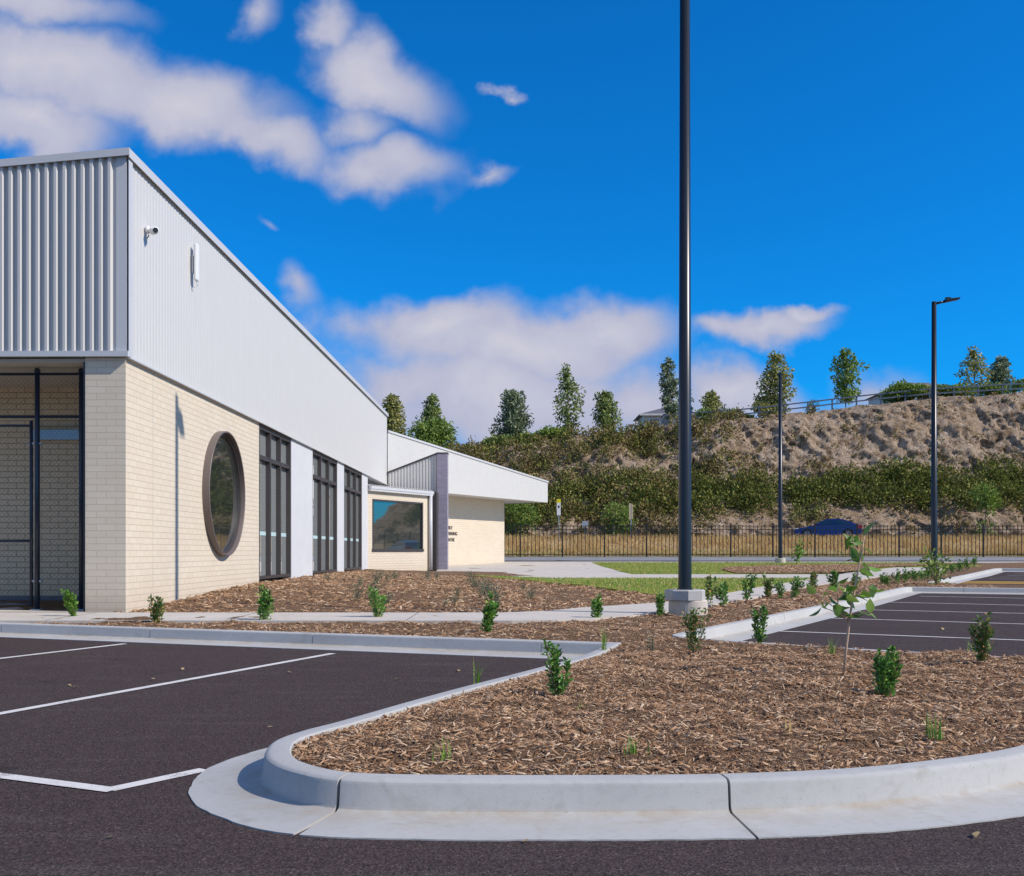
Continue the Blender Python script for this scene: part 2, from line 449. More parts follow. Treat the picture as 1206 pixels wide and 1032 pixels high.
def sheet(name, poly, mat, step, zf, skirt=0., jitter=.3, amp=None, near=None, parent=None):
    """triangulated ground sheet inside poly; near=(Ymax, step) refines the part close to the camera"""
    rnd = random.Random(hash(name) % 1000 + 5 if False else len(poly))
    bd = []
    for (a, b) in zip(poly, poly[1:] + poly[:1]):
        L = math.hypot(b[0] - a[0], b[1] - a[1])
        st = near[1] if near and min(a[1], b[1]) < near[0] else step
        n = max(1, min(400, int(L / st)))
        for k in range(n): bd.append((lerp(a[0], b[0], k / n), lerp(a[1], b[1], k / n)))
    A = np.array(bd)
    x0, y0 = A.min(0); x1, y1 = A.max(0)
    pts = []
    def scan(xa, xb, ya, yb, st):
        for i in range(int((xb - xa) / st) + 1):
            for j in range(int((yb - ya) / st) + 1):
                pts.append((xa + (i + rnd.uniform(-jitter, jitter)) * st, ya + (j + rnd.uniform(-jitter, jitter)) * st))
    if near:
        scan(max(x0, -9), min(x1, 9), y0, min(y1, near[0]), near[1])
        scan(x0, x1, min(y1, near[0]), y1, step)
    else: scan(x0, x1, y0, y1, step)
    P = np.array(pts)
    px, py = A[:, 0], A[:, 1]; qx, qy = np.roll(px, -1), np.roll(py, -1)
    ins = np.zeros(len(P), bool)
    for a, b, c, d in zip(px, py, qx, qy):
        if b == d: continue
        cond = ((b > P[:, 1]) != (d > P[:, 1])) & (P[:, 0] < (c - a) * (P[:, 1] - b) / (d - b) + a)
        ins ^= cond
    P = P[ins]
    vin = [Vector(p) for p in bd] + [Vector(p) for p in P]
    ne = len(bd)
    r = delaunay_2d_cdt(vin, [(i, (i + 1) % ne) for i in range(ne)], [list(range(ne))], 1, 1e-4)
    vo, fo = r[0], r[2]
    V = []
    for v in vo:
        z = zf(v.x, v.y)
        if amp:
            for (s, k) in amp: z += k * mnoise.noise(Vector((v.x * s, v.y * s, 3.1)))
        V.append((v.x, v.y, z))
    Fc = [tuple(f) for f in fo]
    nv = len(V)
    o_v = V; o_f = Fc
    if skirt:
        edge = {}
        for f in Fc:
            for i in range(len(f)):
                e = (f[i], f[(i + 1) % len(f)])
                edge[e] = 1
        be = [e for e in edge if (e[1], e[0]) not in edge]
        mp = {}
        for e in be:
            for i in e:
                if i not in mp:
                    mp[i] = len(o_v); o_v.append((V[i][0], V[i][1], V[i][2] - skirt))
        for a, b in be: o_f.append((b, a, mp[a], mp[b]))
    return link_mesh(name, o_v, o_f, mat, parent, smooth=not skirt)

KERB = [(-.004, .03), (0, .145), (.008, .15), (.092, .15), (.106, .1465), (.116, .139), (.122, .128), (.131, .042), (.138, .029), (.156, .021), (.45, .0055), (.452, -.06)]
def sweep_kerb(name, line, joints=(), gap=.011, prof=KERB, fine=False):
    """concrete kerb and channel swept along the back-of-kerb line, road on the right hand; cut by joints"""
    P = [np.array(p, float) for p in line]
    s = [0.]
    for a, b in zip(P, P[1:]): s.append(s[-1] + np.linalg.norm(b - a))
    nr = []
    for i in range(len(P)):
        d1 = P[i] - P[i - 1] if i else P[1] - P[0]
        d2 = P[i + 1] - P[i] if i < len(P) - 1 else P[i] - P[i - 1]
        n1 = np.array((d1[1], -d1[0])) / np.linalg.norm(d1); n2 = np.array((d2[1], -d2[0])) / np.linalg.norm(d2)
        m = n1 + n2; m /= np.linalg.norm(m)
        nr.append(m / max(.45, m @ n1))
    def at(q):
        for i in range(len(s) - 1):
            if q <= s[i + 1] + 1e-9:
                t = (q - s[i]) / (s[i + 1] - s[i]); return P[i] + (P[i + 1] - P[i]) * t, nr[i] + (nr[i + 1] - nr[i]) * t
        return P[-1], nr[-1]
    js = []
    for j in joints:
        d = [np.linalg.norm(np.array(j) - at(q)[0]) for q in np.linspace(0, s[-1], 1200)]
        js.append(float(np.linspace(0, s[-1], 1200)[int(np.argmin(d))]))
    js = sorted(js); cuts = [0.] + js + [s[-1]]
    mb = MB(); k = len(prof)
    for ci, (a, b) in enumerate(zip(cuts, cuts[1:])):
        a2 = a + (gap / 2 if ci else 0); b2 = b - (gap / 2 if ci < len(cuts) - 2 else 0)
        qs = [a2] + [q for q in s if a2 + .004 < q < b2 - .004] + [b2]
        if fine: qs = sorted(set(qs + [q for q in np.arange(a2 + .03, b2 - .02, .035) if at(q)[0][1] < 9.5 and min(abs(q - r_) for r_ in qs) > .012]))
        vs = []; fs = []
        for q in qs:
            p, n = at(q)
            for mi, (u, z) in enumerate(prof):
                if fine and mi >= k - 2: u += .007 * mnoise.noise(Vector((p[0] * 9, p[1] * 9, .5))) + .006 * mnoise.noise(Vector((p[0] * 26, p[1] * 26, 1.5)))
                w = p + n * u; vs.append((w[0], w[1], zr(w[1]) + z))
        for i in range(len(qs) - 1):
            for m in range(k - 1): fs.append((i * k + m, i * k + m + 1, (i + 1) * k + m + 1, (i + 1) * k + m))
        fs.append(tuple(range(k))); fs.append(tuple((len(qs) - 1) * k + m for m in range(k)))
        mb.add(vs, fs)
    o = mb.build(name, M['kerb'], smooth=False)
    for p in o.data.polygons: p.use_smooth = len(p.vertices) == 4
    o.data.set_sharp_from_angle(angle=R(24))
    tag(o, kind='structure'); return o

# ------------------------------------------------------------------ plan lines
LB = [(-24.0, 19.98), (-6.76, 13.45), (1.12, 10.45)]                      # kerb behind the left bays
ISL = cr([(1.12, 10.45), (.74, 9.15), (.248, 8.03), (-.25, 6.975), (-.56, 6.27), (-.846, 5.58), (-.985, 5.29), (-1.06, 5.03),
          (-1.034, 4.77), (-.965, 4.58), (-.84, 4.42), (-.66, 4.30), (-.3, 4.26), (.3, 4.255), (.88, 4.28), (1.45, 4.39), (2.0, 4.62), (2.47, 4.92), (3.4, 5.7), (4.3, 6.6), (5.0, 7.35)], 5)
NOSE = cr([(5.0, 7.35), (5.2, 7.75), (5.0, 8.3), (4.45, 8.86), (3.05, 9.88), (2.45, 10.45), (2.12, 10.78), (1.86, 11.05)], 5)
RL = cr([(1.86, 11.05), (1.80, 11.25), (1.86, 11.6), (2.52, 12.8)], 4)[:-1] + [(2.52, 12.8), (5.6, 18.2), (9.95, 26.1)] + [(10.3, 26.45), (12.7, 25.6), (26, 20.2), (60, 6.5)]
front_line = LB[:-1] + ISL
right_line = NOSE + RL[1:]
SL = [(60, 13.0), (26, 21.6), (13.6, 27.4), (12.4, 28.4), (12.0, 29.3), (12.2, 30.0), (16.2, 37.0), (22.3, 47.2), (22.8, 47.6), (24.0, 47.0), (60, 33)]

sheet('car_park', [(-60, -30), (60, -30), (60, 66.5), (-60, 66.5)], M['asphalt'], 4.0, lambda x, y: zr(y), jitter=0).update_tag()
tag(bpy.data.objects['car_park'], kind='structure')
big = MB(); big.add([(-3000, -3000, -.4), (3000, -3000, -.4), (3000, 3000, -.4), (-3000, 3000, -.4)], [(0, 1, 2, 3)])
tag(big.build('ground', M['dirt']), kind='structure')

fl = sweep_kerb('kerb', front_line, [gp(2, 734, .15), gp(193, 738.5, .15), gp(384, 745, .15), gp(655, 754, .15), (-.665, 4.30), (.88, 4.28), (2.9, 5.27), (.05, 7.6)], fine=True)
sweep_kerb('kerb', right_line, [(4.0, 15.4), (7.0, 20.6), (11.5, 26.0), (14.3, 24.95)])
sweep_kerb('kerb', SL, [(17, 38.4)])

_ln = [np.array([tuple(p) for p in q], float) for q in (front_line, right_line)]
_sa = np.concatenate([q[:-1] for q in _ln]); _sb = np.concatenate([q[1:] for q in _ln]); _sd = _sb - _sa; _sl = (_sd ** 2).sum(1)
def kdist(x, y):
    p = np.array((x, y)); t_ = np.clip(((p - _sa) * _sd).sum(1) / _sl, 0, 1)
    return float(np.sqrt((((_sa + _sd * t_[:, None]) - p) ** 2).sum(1).min()))
BN = ((.9, .05), (2.3, .04), (5.5, .03), (11, .02))
def bed_h(x, y):
    e = min(1, kdist(x, y) / .45) if y < 29 else 1
    q = sum(k * mnoise.noise(Vector((x * s_, y * s_, 3.1))) for s_, k in BN)
    z = zb(x, y) - .012 * (1 - e) + e * q
    if y < 10.5: z += e * .035
    return z
bed_poly = [tuple(p) for p in front_line] + [tuple(p) for p in right_line[1:]] + SL + [(60, 57.4), (-24, 57.4)]
isl_mound = bed_h
tag(sheet('mulch_bed', bed_poly, M['mulch'], .8, bed_h, near=(14.5, .12)), kind='structure')

# concrete paths, lying 25 mm proud of the beds
zp = lambda x, y: zr(y) + boff(y) + .022
zpl = lambda x, y: zr(y) + boff(y) + .022
path_near = [(-24, 13.5), (0.0, 13.45), (.6, 13.6), (1.15, 13.95), (1.9, 14.75), (3.37, 17.4), (7.6, 26.2), (11.0, 32.2), (14.6, 38.6), (20.6, 48.8)]
path_far = [(18.4, 48.8), (13.1, 40), (12.3, 38.2), (4.6, 38.2), (-3.2, 38.2), (-3.2, 33.2), (10.0, 33.2), (9.3, 32), (6.2, 25.6), (4.1, 20.9), (2.6, 18.2), (1.1, 16.6), (.55, 15.7), (-.2, 15.25), (-24, 15.25)]
tag(sheet('footpath', path_near + path_far, M['path'], 1.2, zp, skirt=.1), kind='structure')
tag(sheet('forecourt', [(-3.2, 38.212), (4.5, 38.212), (4.45, 57.3), (-9, 57.3), (-9, 44), (-3.2, 44)], M['path'], 1.5, zp, skirt=.1), kind='structure')
tag(sheet('road_edge', [(-24, 57.42), (60, 57.42), (60, 58.6), (-24, 58.6)], M['path'], 2., lambda x, y: zr(y) + .04, skirt=.1), kind='structure')
LAWN_A = [(-1.4, 33.17), (9.9, 33.17), (6.15, 25.75), (4.05, 21.1), (3.4, 20.6), (2.7, 22.8), (1.9, 27.2), (.4, 30.6)]
LAWN_B = [(4.53, 38.24), (12.2, 38.24), (12.2, 44), (24, 52), (24, 57.38), (4.48, 57.38)]
tag(sheet('lawn', LAWN_A, M['lawn'], .7, lambda x, y: zb(x, y) + .035 - (.0 if True else 0), amp=[(2, .01)], skirt=.12), kind='structure')
tag(sheet('lawn', LAWN_B, M['lawn'], .7, lambda x, y: zb(x, y) + .035, amp=[(2, .01)], skirt=.12), kind='structure')
# brown mulch patch in the upper lawn
PATCH = [(8.6, 39.0), (12.2, 39.0), (12.9, 40.2), (18, 49), (24, 54), (17, 53.4), (11.5, 50.5), (9.2, 45)]
tag(sheet('mulch_bed', PATCH, M['mulch'], 1., lambda x, y: zb(x, y) + .06), kind='structure')

tag(sheet('road', [(-24, 60.3), (60, 60.3), (60, 66.3), (-24, 66.3)], M['oldroad'], 3., lambda x, y: zr(y) + .012, jitter=0), kind='structure')
# painted lines
def stripe(a, b, w, mat, name='painted_line', z=.004):
    a = np.array(a); b = np.array(b); d = b - a; L = np.linalg.norm(d); d = d / L; n = np.array((-d[1], d[0])) * w / 2
    k = max(2, int(L / 1.0)); vs = []; fs = []
    for i in range(k + 1):
        p = a + d * L * i / k
        for q in (p - n, p + n): vs.append((q[0], q[1], zr(q[1]) + z))
    for i in range(k): fs.append((2 * i, 2 * i + 1, 2 * i + 3, 2 * i + 2))
    return tag(link_mesh(name, vs, fs, mat), kind='structure')
stripe(gp(392, 770), (-4.1, 4.95), .085, M['line'])
stripe(gp(147, 758.6), (-6.75, 6.2), .085, M['line'])
c0 = np.array(gp(128, 931)); 
mb_a = np.array(gp(241, 907)); mb_b = np.array(gp(0, 914.5)); mb_b = c0 + (mb_b - c0) * 4
stripe(c0, mb_a, .085, M['line']); stripe(mb_b, c0 + (c0 - mb_b) / np.linalg.norm(c0 - mb_b) * .03, .085, M['line'], z=.0052)
for a, b in (((909, 743), (1206, 754)), ((961, 727.5), (1206, 735)), ((1011, 718), (1206, 722.5)), ((1042, 709.5), (1206, 713)), ((1083, 703), (1206, 705.3))):
    p = np.array(gp(*a, .004)); q = np.array(gp(*b, .004)); q = p + (q - p) / np.linalg.norm(q - p) * 5.6
    stripe(p, q, .085, M['line'])
for k in range(3):
    a = np.array((14.6 + .42 * k * 1.1, 33.6 + .8 * k * 1.1)); b = a + np.array((14, -5.6)); stripe(a, b, .5, M['yellow'])
for k in range(4):
    a = np.array((17.9 + 1.45 * k, 38.2 + 2.3 * k)); b = a + np.array((14, -5.6)); stripe(a, b, .1, M['line'])

# ------------------------------------------------------------------ bark chips (uncountable ground cover)
def inside_poly(P, poly):
    A = np.array(poly); ins = np.zeros(len(P), bool)
    for (a, b), (c, d) in zip(A, np.roll(A, -1, axis=0)):
        if b == d: continue
        ins ^= ((b > P[:, 1]) != (d > P[:, 1])) & (P[:, 0] < (c - a) * (P[:, 1] - b) / (d - b) + a)
    return ins
def bed_z(P): return np.array([bed_h(x, y) for x, y in P])
def chips(name, P, lo, hi, rng, lift=.006, zadd=0.):
    n = len(P)
    z = bed_z(P) + zadd + rng.uniform(-.002, lift, n)
    C = np.column_stack([P, z])
    a = rng.uniform(0, 2 * PI, n); tilt = rng.normal(0, .30, n)
    D = np.column_stack([np.cos(a) * np.cos(tilt), np.sin(a) * np.cos(tilt), np.sin(tilt)])
    up = unit(np.column_stack([rng.normal(0, .35, n), rng.normal(0, .35, n), np.ones(n)]))
    S = unit(np.cross(D, up)); N = np.cross(S, D)
    L = (lo + (hi - lo) * rng.beta(1.3, 3, n))[:, None]; W = (L * rng.uniform(.07, .26, n)[:, None]); T = W * .35
    w2 = W * rng.uniform(.3, .9, n)[:, None]
    c = [C - D * L / 2 - S * W / 2, C - D * L / 2 + S * W / 2, C + D * L / 2 + S * w2 / 2, C + D * L / 2 - S * w2 / 2,
         C - D * L / 2 * .9 - S * W * .4 + N * T, C - D * L / 2 * .9 + S * W * .4 + N * T, C + D * L / 2 * .9 + S * w2 * .4 + N * T, C + D * L / 2 * .9 - S * w2 * .4 + N * T]
    V = np.stack(c, 1).reshape(-1, 3); i = np.arange(n)[:, None] * 8
    Fq = np.concatenate([i + np.array([q]) for q in ([4, 5, 6, 7], [0, 1, 5, 4], [1, 2, 6, 5], [2, 3, 7, 6], [3, 0, 4, 7])])
    return tag(np_mesh(name, V, Fq, M['chip']), kind='stuff')
rng = np.random.default_rng(4)
inner = [tuple(p) for p in bed_poly]
def scatter(n, x0, x1, y0, y1):
    P = np.column_stack([rng.uniform(x0, x1, n), rng.uniform(y0, y1, n)])
    return P[inside_poly(P, inner)]
def off_path(P):
    return P[~inside_poly(P, path_near + path_far)]
Pn = scatter(95000, -1.3, 5.2, 4.2, 9.0)
# no chips on the concrete lip of the kerb
chips('bark_mulch', Pn, .008, .072, rng, .016)
Pm = off_path(scatter(48000, -7, 5.2, 8.6, 15.2))
chips('bark_mulch', Pm, .015, .095, rng, .014)
Pf = scatter(52000, -6, 12.5, 15.2, 34); Pf = off_path(Pf); Pf = Pf[~inside_poly(Pf, LAWN_A)]
chips('bark_mulch', Pf, .04, .17, rng, .012)

Pp = np.column_stack([rng.uniform(8, 24, 26000), rng.uniform(39, 54, 26000)]); Pp = Pp[inside_poly(Pp, PATCH)]
chips('bark_mulch', Pp, .05, .2, rng, .02, .06)
# joints sawn across the footpath
for xj in (-18.2, -15.8, -13.4, -11.0, -8.6, -6.2, -3.8, -1.4):
    stripe((xj, 13.50), (xj, 15.22), .014, M['soffit_dark'], 'path_joint', .1745)

# ------------------------------------------------------------------ building (one thing)
BX, BY = -5.9, 15.56
BROT = -math.atan(.0108)
building = tag(empty('childcare_building', (BX, BY, 0), BROT),
               'long low cream brick building with white ribbed steel upper walls and a round window', 'building')
G0 = .10
# local frame: x to the right (outwards of the long wall), y along the long wall, wall face at x = 0
def brick_box(x0, x1, y0, y1, z0, z1, name='brick_wall', mat='brick', loc=None, rot=None):
    return MB().box(x0, x1, y0, y1, z0, z1).build(name, M[mat], building, loc=loc, rot=rot)
ZBRICK, ZROOF = 4.045, 7.12
w = brick_box(-.62, 0, 0, 7.86, G0, ZBRICK); w['label'] = 'cream brick corner wall with the round window'
brick_box(-14, -.622, 2.45, 2.6, G0, ZBRICK - .002, mat='brick_lifted')            # wall at the back of the fenced recess
MB().box(-14, -.622, .05, 2.448, ZBRICK - .06, ZBRICK - .004).build('recess_soffit', M['soffit'], building)
MB().box(-14, -.622, .0, 2.448, .12, .165).build('recess_floor', M['path'], building)
MB().box(-14, -.7, 2.38, 2.447, .166, .30).build('recess_skirting', M['plinth'], building)
MB().box(-.66, -.623, .02, .10, .166, ZBRICK - .062).build('pier_return_shade', M['frame'], building)  # dark strip standing in for the shade on the pier's left return
MB().box(-2.55, -1.64, 2.30, 2.447, 3.05, 3.22).build('service_box', M['steel'], building)

def rib_profile(L, pitch=.1365, depth=.017, prf=(.30, .46, .84)):
    out = []; n = int(L / pitch)
    p = L / n
    for k in range(n):
        b = k * p
        out += [(b, 0), (b + p * prf[0], 0), (b + p * prf[1], depth), (b + p * prf[2], depth)]
    out.append((L, 0)); return out
# long wall cladding: ribs run vertically, face at x = .05
L = 29.63
pr = rib_profile(L, .1365, .006)
mb = MB(); vs = []; fs = []
for (u, d) in pr: vs += [(.03 + d, u, ZBRICK + .02), (.03 + d, u, ZROOF + .02)]
for i in range(len(pr) - 1): fs.append((2 * i, 2 * i + 2, 2 * i + 3, 2 * i + 1))
mb.add(vs, fs)
mb.build('steel_cladding', M['clad'], building, fix=False)
# short wall cladding, roofline falling to the left by 5 degrees
LS = 13.9; SL5 = .0875
pr = rib_profile(LS - .13, .1365, .058, (.34, .50, .80))
vs = []; fs = []
for (u, d) in pr:
    x = -.13 - u; vs += [(x, -.03 - d, ZBRICK + .09), (x, -.03 - d, ZROOF + .02 + x * SL5)]
for i in range(len(pr) - 1): fs.append((2 * i, 2 * i + 1, 2 * i + 3, 2 * i + 2))
mb = MB(); mb.add(vs, fs); c = mb.build('steel_cladding', M['clad'], building, fix=False); c['label'] = 'ribbed steel cladding of the short wall, striped by its shadows'
# core behind the sheets, roof
core = MB()
core.prism([(.026, ZBRICK + .03), (.026, ZROOF), (-14, ZROOF - 14 * SL5), (-14, ZBRICK + .03)], -.026, L)
core.build('upper_wall_core', M['clad_trim'], building)
# parapet capping
cap = MB()
cap.box(-.03, .085, -.10, L + .06, ZROOF + .022, ZROOF + .085)
cap.box(.085, .097, -.10, L + .06, ZROOF - .05, ZROOF + .087)
cap.build('roof_capping', M['clad_trim'], building)
cap = MB(); cap.prism([(.10, ZROOF + .092), (-14, ZROOF + .092 - 14.1 * SL5), (-14, ZROOF - .02 - 14.1 * SL5), (.10, ZROOF - .02)], -.115, -.098)
cap.prism([(-.032, ZROOF + .088), (-14, ZROOF + .088 - 14.1 * SL5), (-14, ZROOF + .03 - 14.1 * SL5), (-.032, ZROOF + .03)], -.097, .06)
cap.build('roof_capping', M['clad_trim'], building)
MB().box(-.125, .030, -.052, -.028, ZBRICK + .09, ZROOF - .02).box(.0635, .070, -.05, .10, ZBRICK + .02, ZROOF - .052).build('corner_flashing', M['clad_trim'], building)
fl_ = MB(); fl_.box(-14, .072, -.10, -.026, ZBRICK + .004, ZBRICK + .088); fl_.build('bottom_flashing', M['clad_trim'], building)
MB().box(.004, .075, .0, L, ZBRICK - .012, ZBRICK + .018).build('bottom_flashing', M['clad_trim'], building)

# expansion joint in the brickwork
MB().box(-.004, .0025, 1.14, 1.152, G0, ZBRICK - .02).build('expansion_joint', M['soffit'], building)

# round window
RC = (0, 4.95, 2.25)
rw = MB().lathe([(1.25, -.01), (1.25, .135), (1.243, .142), (1.222, .142), (1.215, .135), (1.205, .05), (1.205, .012)], 96, RC, 'x').build('round_window', M['bronze'], building, smooth=False)
MB().lathe([(1.203, .013), (1.203, .06), (1.155, .06), (1.148, .014)], 96, RC, 'x').build('inner_frame', M['frame'], rw)
disc = MB(); disc.add([(.016, RC[1] + 1.20 * math.cos(2 * PI * k / 96), RC[2] + 1.20 * math.sin(2 * PI * k / 96)) for k in range(96)], [tuple(range(96))])
disc.build('glass_pane', M['glass'], rw)

# window bays
ZB0, ZT = .44, 4.028
def bay(y0, y1, n=3):
    wb = MB(); dpt = -.115; fw = .09
    # outer frame and mullions project as fins from the recessed glass
    wb.box(dpt - .05, -.004, y0 + .003, y0 + fw, ZB0, ZT); wb.box(dpt - .05, -.004, y1 - fw, y1 - .003, ZB0, ZT)
    wb.box(dpt - .05, -.006, y0 + fw, y1 - fw, ZT - .10, ZT - .003)
    wb.box(dpt - .05, -.006, y0 + fw, y1 - fw, ZB0 + .002, ZB0 + .07)
    o = wb.build('window', M['frame'], building)
    mu = MB(); pw = (y1 - y0 - 2 * fw) / n
    for k in range(1, n):
        yc = y0 + fw + pw * k; mu.box(dpt - .04, -.009, yc - .055, yc + .055, ZB0 + .072, ZT - .102)
    mu.build('mullion', M['frame'], o)
    tr = MB()
    for k in range(n):
        ya = y0 + fw + pw * k + (.056 if k else .001); yb = y0 + fw + pw * (k + 1) - (.056 if k < n - 1 else .001)
        tr.box(dpt - .04, -.013, ya, yb, 3.23, 3.33)
    tr.build('transom', M['frame'], o)
    g = MB(); s = MB()
    for k in range(n):
        ya = y0 + fw + pw * k + (.057 if k else .002); yb = y0 + fw + pw * (k + 1) - (.057 if k < n - 1 else .002)
        g.box(dpt - .02, dpt, ya, yb, ZB0 + .074, 3.228); g.box(dpt - .02, dpt, ya, yb, 3.332, ZT - .104)
        s.box(dpt + .002, dpt + .005, ya, yb, 1.47, 1.56)
    g.build('glass_pane', M['glass_bay'], o); s.build('frosted_strip', M['teal'], o)
    return o
B1 = bay(7.86, 11.1); B2 = bay(13.8, 17.7); B3 = bay(18.96, 22.8)
for a, b in ((11.1, 13.8), (17.7, 18.96), (22.8, 24.2)):
    MB().box(-.32, .006, a, b, .34, ZT).build('wall_panel', M['render'], building)
MB().box(-.32, .03, 7.862, 24.2, .06, .338).box(-.32, .012, 7.862, 24.2, .338, .34).build('plinth', M['plinth'], building)
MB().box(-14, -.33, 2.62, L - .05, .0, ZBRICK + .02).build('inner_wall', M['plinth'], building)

# direction of the reception front and of the wing: both turn away to the right
WANG = math.atan2(.876, .483)
ca, sa = math.cos(-BROT), math.sin(-BROT)
def w2b(x, y):
    dx, dy = x - BX, y - BY; return (ca * dx - sa * dy, sa * dx + ca * dy)
wrot = (0, 0, WANG - BROT)
# reception block (local frame: x along its front, y backwards)
rloc = (.004, 24.2, 0); RTOP = 3.56; RL_ = 4.32
def rec(mb, name, mat, parent=building):
    return mb.build(name, M[mat], parent, loc=rloc if parent is building else None, rot=wrot if parent is building else None)
x0w, x1w, z0w, z1w = .30, 3.86, 1.12, 3.16
rb = MB()
rb.box(.0, x0w, 0, .25, G0, RTOP); rb.box(x1w, RL_, 0, .25, G0, RTOP)
rb.box(x0w + .0005, x1w - .0005, .0015, .25, G0, z0w); rb.box(x0w + .0005, x1w - .0005, .0015, .25, z1w, RTOP - .002)
b = rec(rb, 'brick_wall', 'brick'); b['label'] = 'short cream brick front with a square dark window'
pw = MB(); e = .075
pw.box(x0w, x0w + e, -.015, .1, z0w, z1w); pw.box(x1w - e, x1w, -.015, .1, z0w, z1w)
pw.box(x0w + e, x1w - e, -.014, .1, z1w - e, z1w - .001); pw.box(x0w - .03, x1w + .03, -.04, .1, z0w - .03, z0w + e)
pw = rec(pw, 'window', 'frame')
MB().box(x0w + e + .001, x1w - e - .001, .05, .07, z0w + e + .001, z1w - e - .001).build('glass_pane', M['glass'], pw)
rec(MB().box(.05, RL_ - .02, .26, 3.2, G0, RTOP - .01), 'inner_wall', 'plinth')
rec(MB().box(RL_ + .002, RL_ + .03, .10, 2.2, G0, RTOP + .1), 'side_cladding', 'frame')
# gutter, downpipe, corrugated awning roof
rec(MB().box(.02, RL_ + .14, -.17, -.03, RTOP - .02, RTOP + .10).box(.02, RL_ + .1, -.15, -.004, RTOP - .10, RTOP - .022), 'gutter', 'clad_trim')
MB().tube([(RL_ - .02, -.09, RTOP - .02), (RL_ - .02, -.09, .3)], .085, 14).build('downpipe', M['clad_trim'], building, smooth=True, loc=rloc, rot=wrot)
aw = MB(); n = 60; vs = []; fs = []
for i in range(n + 1):
    x = .03 + (RL_ + .1) * i / n; zz = .045 * (i % 2)
    vs += [(x, -.13, RTOP + .105 + zz), (x, 3.2, RTOP + .30 + zz)]
for i in range(n): fs.append((2 * i, 2 * i + 2, 2 * i + 3, 2 * i + 1))
aw.add(vs, fs).build('awning_roof', M['clad'], building, fix=False, loc=rloc, rot=wrot)
# dark link between the reception corner and the brick pier
la = w2b(-3.56, 43.7); MB().box(la[0] + .06, la[0] + .30, la[1] + .25, la[1] + 1.9, G0, RTOP + .12).build('link_panel', M['frame'], building)
# dark brick blade and sloping steel infill beside it
BLY = 29.45
bx0, bx1 = 2.27, 2.73
b = brick_box(bx0, bx1, BLY, BLY + .6, G0, 5.42, 'brick_pier', 'brick_grey'); b['label'] = 'slender blue grey brick pier taller than the porch roof'
MB().box(bx0 - .02, bx1 + .02, BLY - .02, BLY + .62, 5.422, 5.47).build('pier_capping', M['frame'], building)
vs = []; fs = []; pr = rib_profile(bx0 - .1, .13, .03)
for (u, d) in pr:
    x = .09 + u; zt = 4.55 + (5.40 - 4.55) * (x - .07) / (bx0 - .07); vs += [(x, BLY + .12 - d, 3.7), (x, BLY + .12 - d, zt)]
for i in range(len(pr) - 1): fs.append((2 * i, 2 * i + 2, 2 * i + 3, 2 * i + 1))
MB().add(vs, fs).build('porch_infill', M['clad'], building, fix=False)
MB().prism([(.09, 3.6), (bx0, 3.6), (bx0, 5.39), (.09, 4.54)], BLY + .135, BLY + .5).build('porch_core', M['clad_trim'], building)
MB().prism([(.07, 4.552), (bx0 - .001, 5.402), (bx0 - .001, 5.47), (.07, 4.62)], BLY + .05, BLY + .52).build('porch_capping', M['frame'], building)

# wing that turns away to the right
F0 = (-3.1, 49.6)
# wing local frame: x along the front (to its free end), y backwards to the left, origin on fascia line at F0 (world) -> building local
wl = w2b(*F0); wloc = (wl[0], wl[1], 0)
KE, KS = 10.7, -5.0
zs, zt0, zte = 3.93, 6.0, 5.11
def ztop(k): return zt0 + (zte - zt0) * k / KE
pr = rib_profile(KE - KS, .2, .011)
vs = []; fs = []
for (u, d) in pr:
    k = KS + u; vs += [(k, -d, zs), (k, -d, ztop(k))]
for i in range(len(pr) - 1): fs.append((2 * i, 2 * i + 2, 2 * i + 3, 2 * i + 1))
f_ = MB().add(vs, fs).build('roof_fascia', M['clad'], building, fix=False, loc=wloc, rot=wrot); f_['label'] = 'white ribbed fascia tapering to the free end of the wing'
MB().prism([(KS, zs + .002), (KE, zs + .002), (KE, ztop(KE)), (KS, ztop(KS))], .005, 12).build('wing_roof', M['clad_trim'], building, loc=wloc, rot=wrot)
MB().prism([(KS, ztop(KS) - .03), (KE + .03, ztop(KE) - .03), (KE + .03, ztop(KE) + .06), (KS, ztop(KS) + .06)], -.05, .10).build('roof_capping', M['clad_trim'], building, loc=wloc, rot=wrot)
b = MB().box(-6, 8.07, 1.4, 9, .2, zs - .002).build('brick_wall', M['brick'], building, loc=wloc, rot=wrot); b['label'] = 'cream brick wall of the wing under its deep eave'
# lettering beside the pier
def text(body, size, x, z):
    cu = bpy.data.curves.new('lettering', 'FONT'); cu.body = body; cu.size = size; cu.extrude = .015; cu.align_x = 'LEFT'
    o = bpy.data.objects.new('tmp_text', cu); COL.objects.link(o)
    bpy.context.view_layer.update()
    me = bpy.data.meshes.new_from_object(o.evaluated_get(bpy.context.evaluated_depsgraph_get()))
    bpy.data.objects.remove(o); me.materials.clear(); me.materials.append(M['letter'])
    t = bpy.data.objects.new('lettering', me); COL.objects.link(t); t.parent = building
    # stand the text up on the wing wall (local y = 1.4)
    R0 = Matrix.Translation(Vector(wloc)) @ Matrix.Rotation(wrot[2], 4, 'Z') @ Matrix.Translation(Vector((x, 1.385, z))) @ Matrix.Rotation(PI / 2, 4, 'X')
    t.matrix_local = R0; return t
LX = 1.90
text('EARLY', .24, LX, 2.24); text('LEARNING', .24, LX, 1.94); text('CENTRE', .24, LX, 1.62)

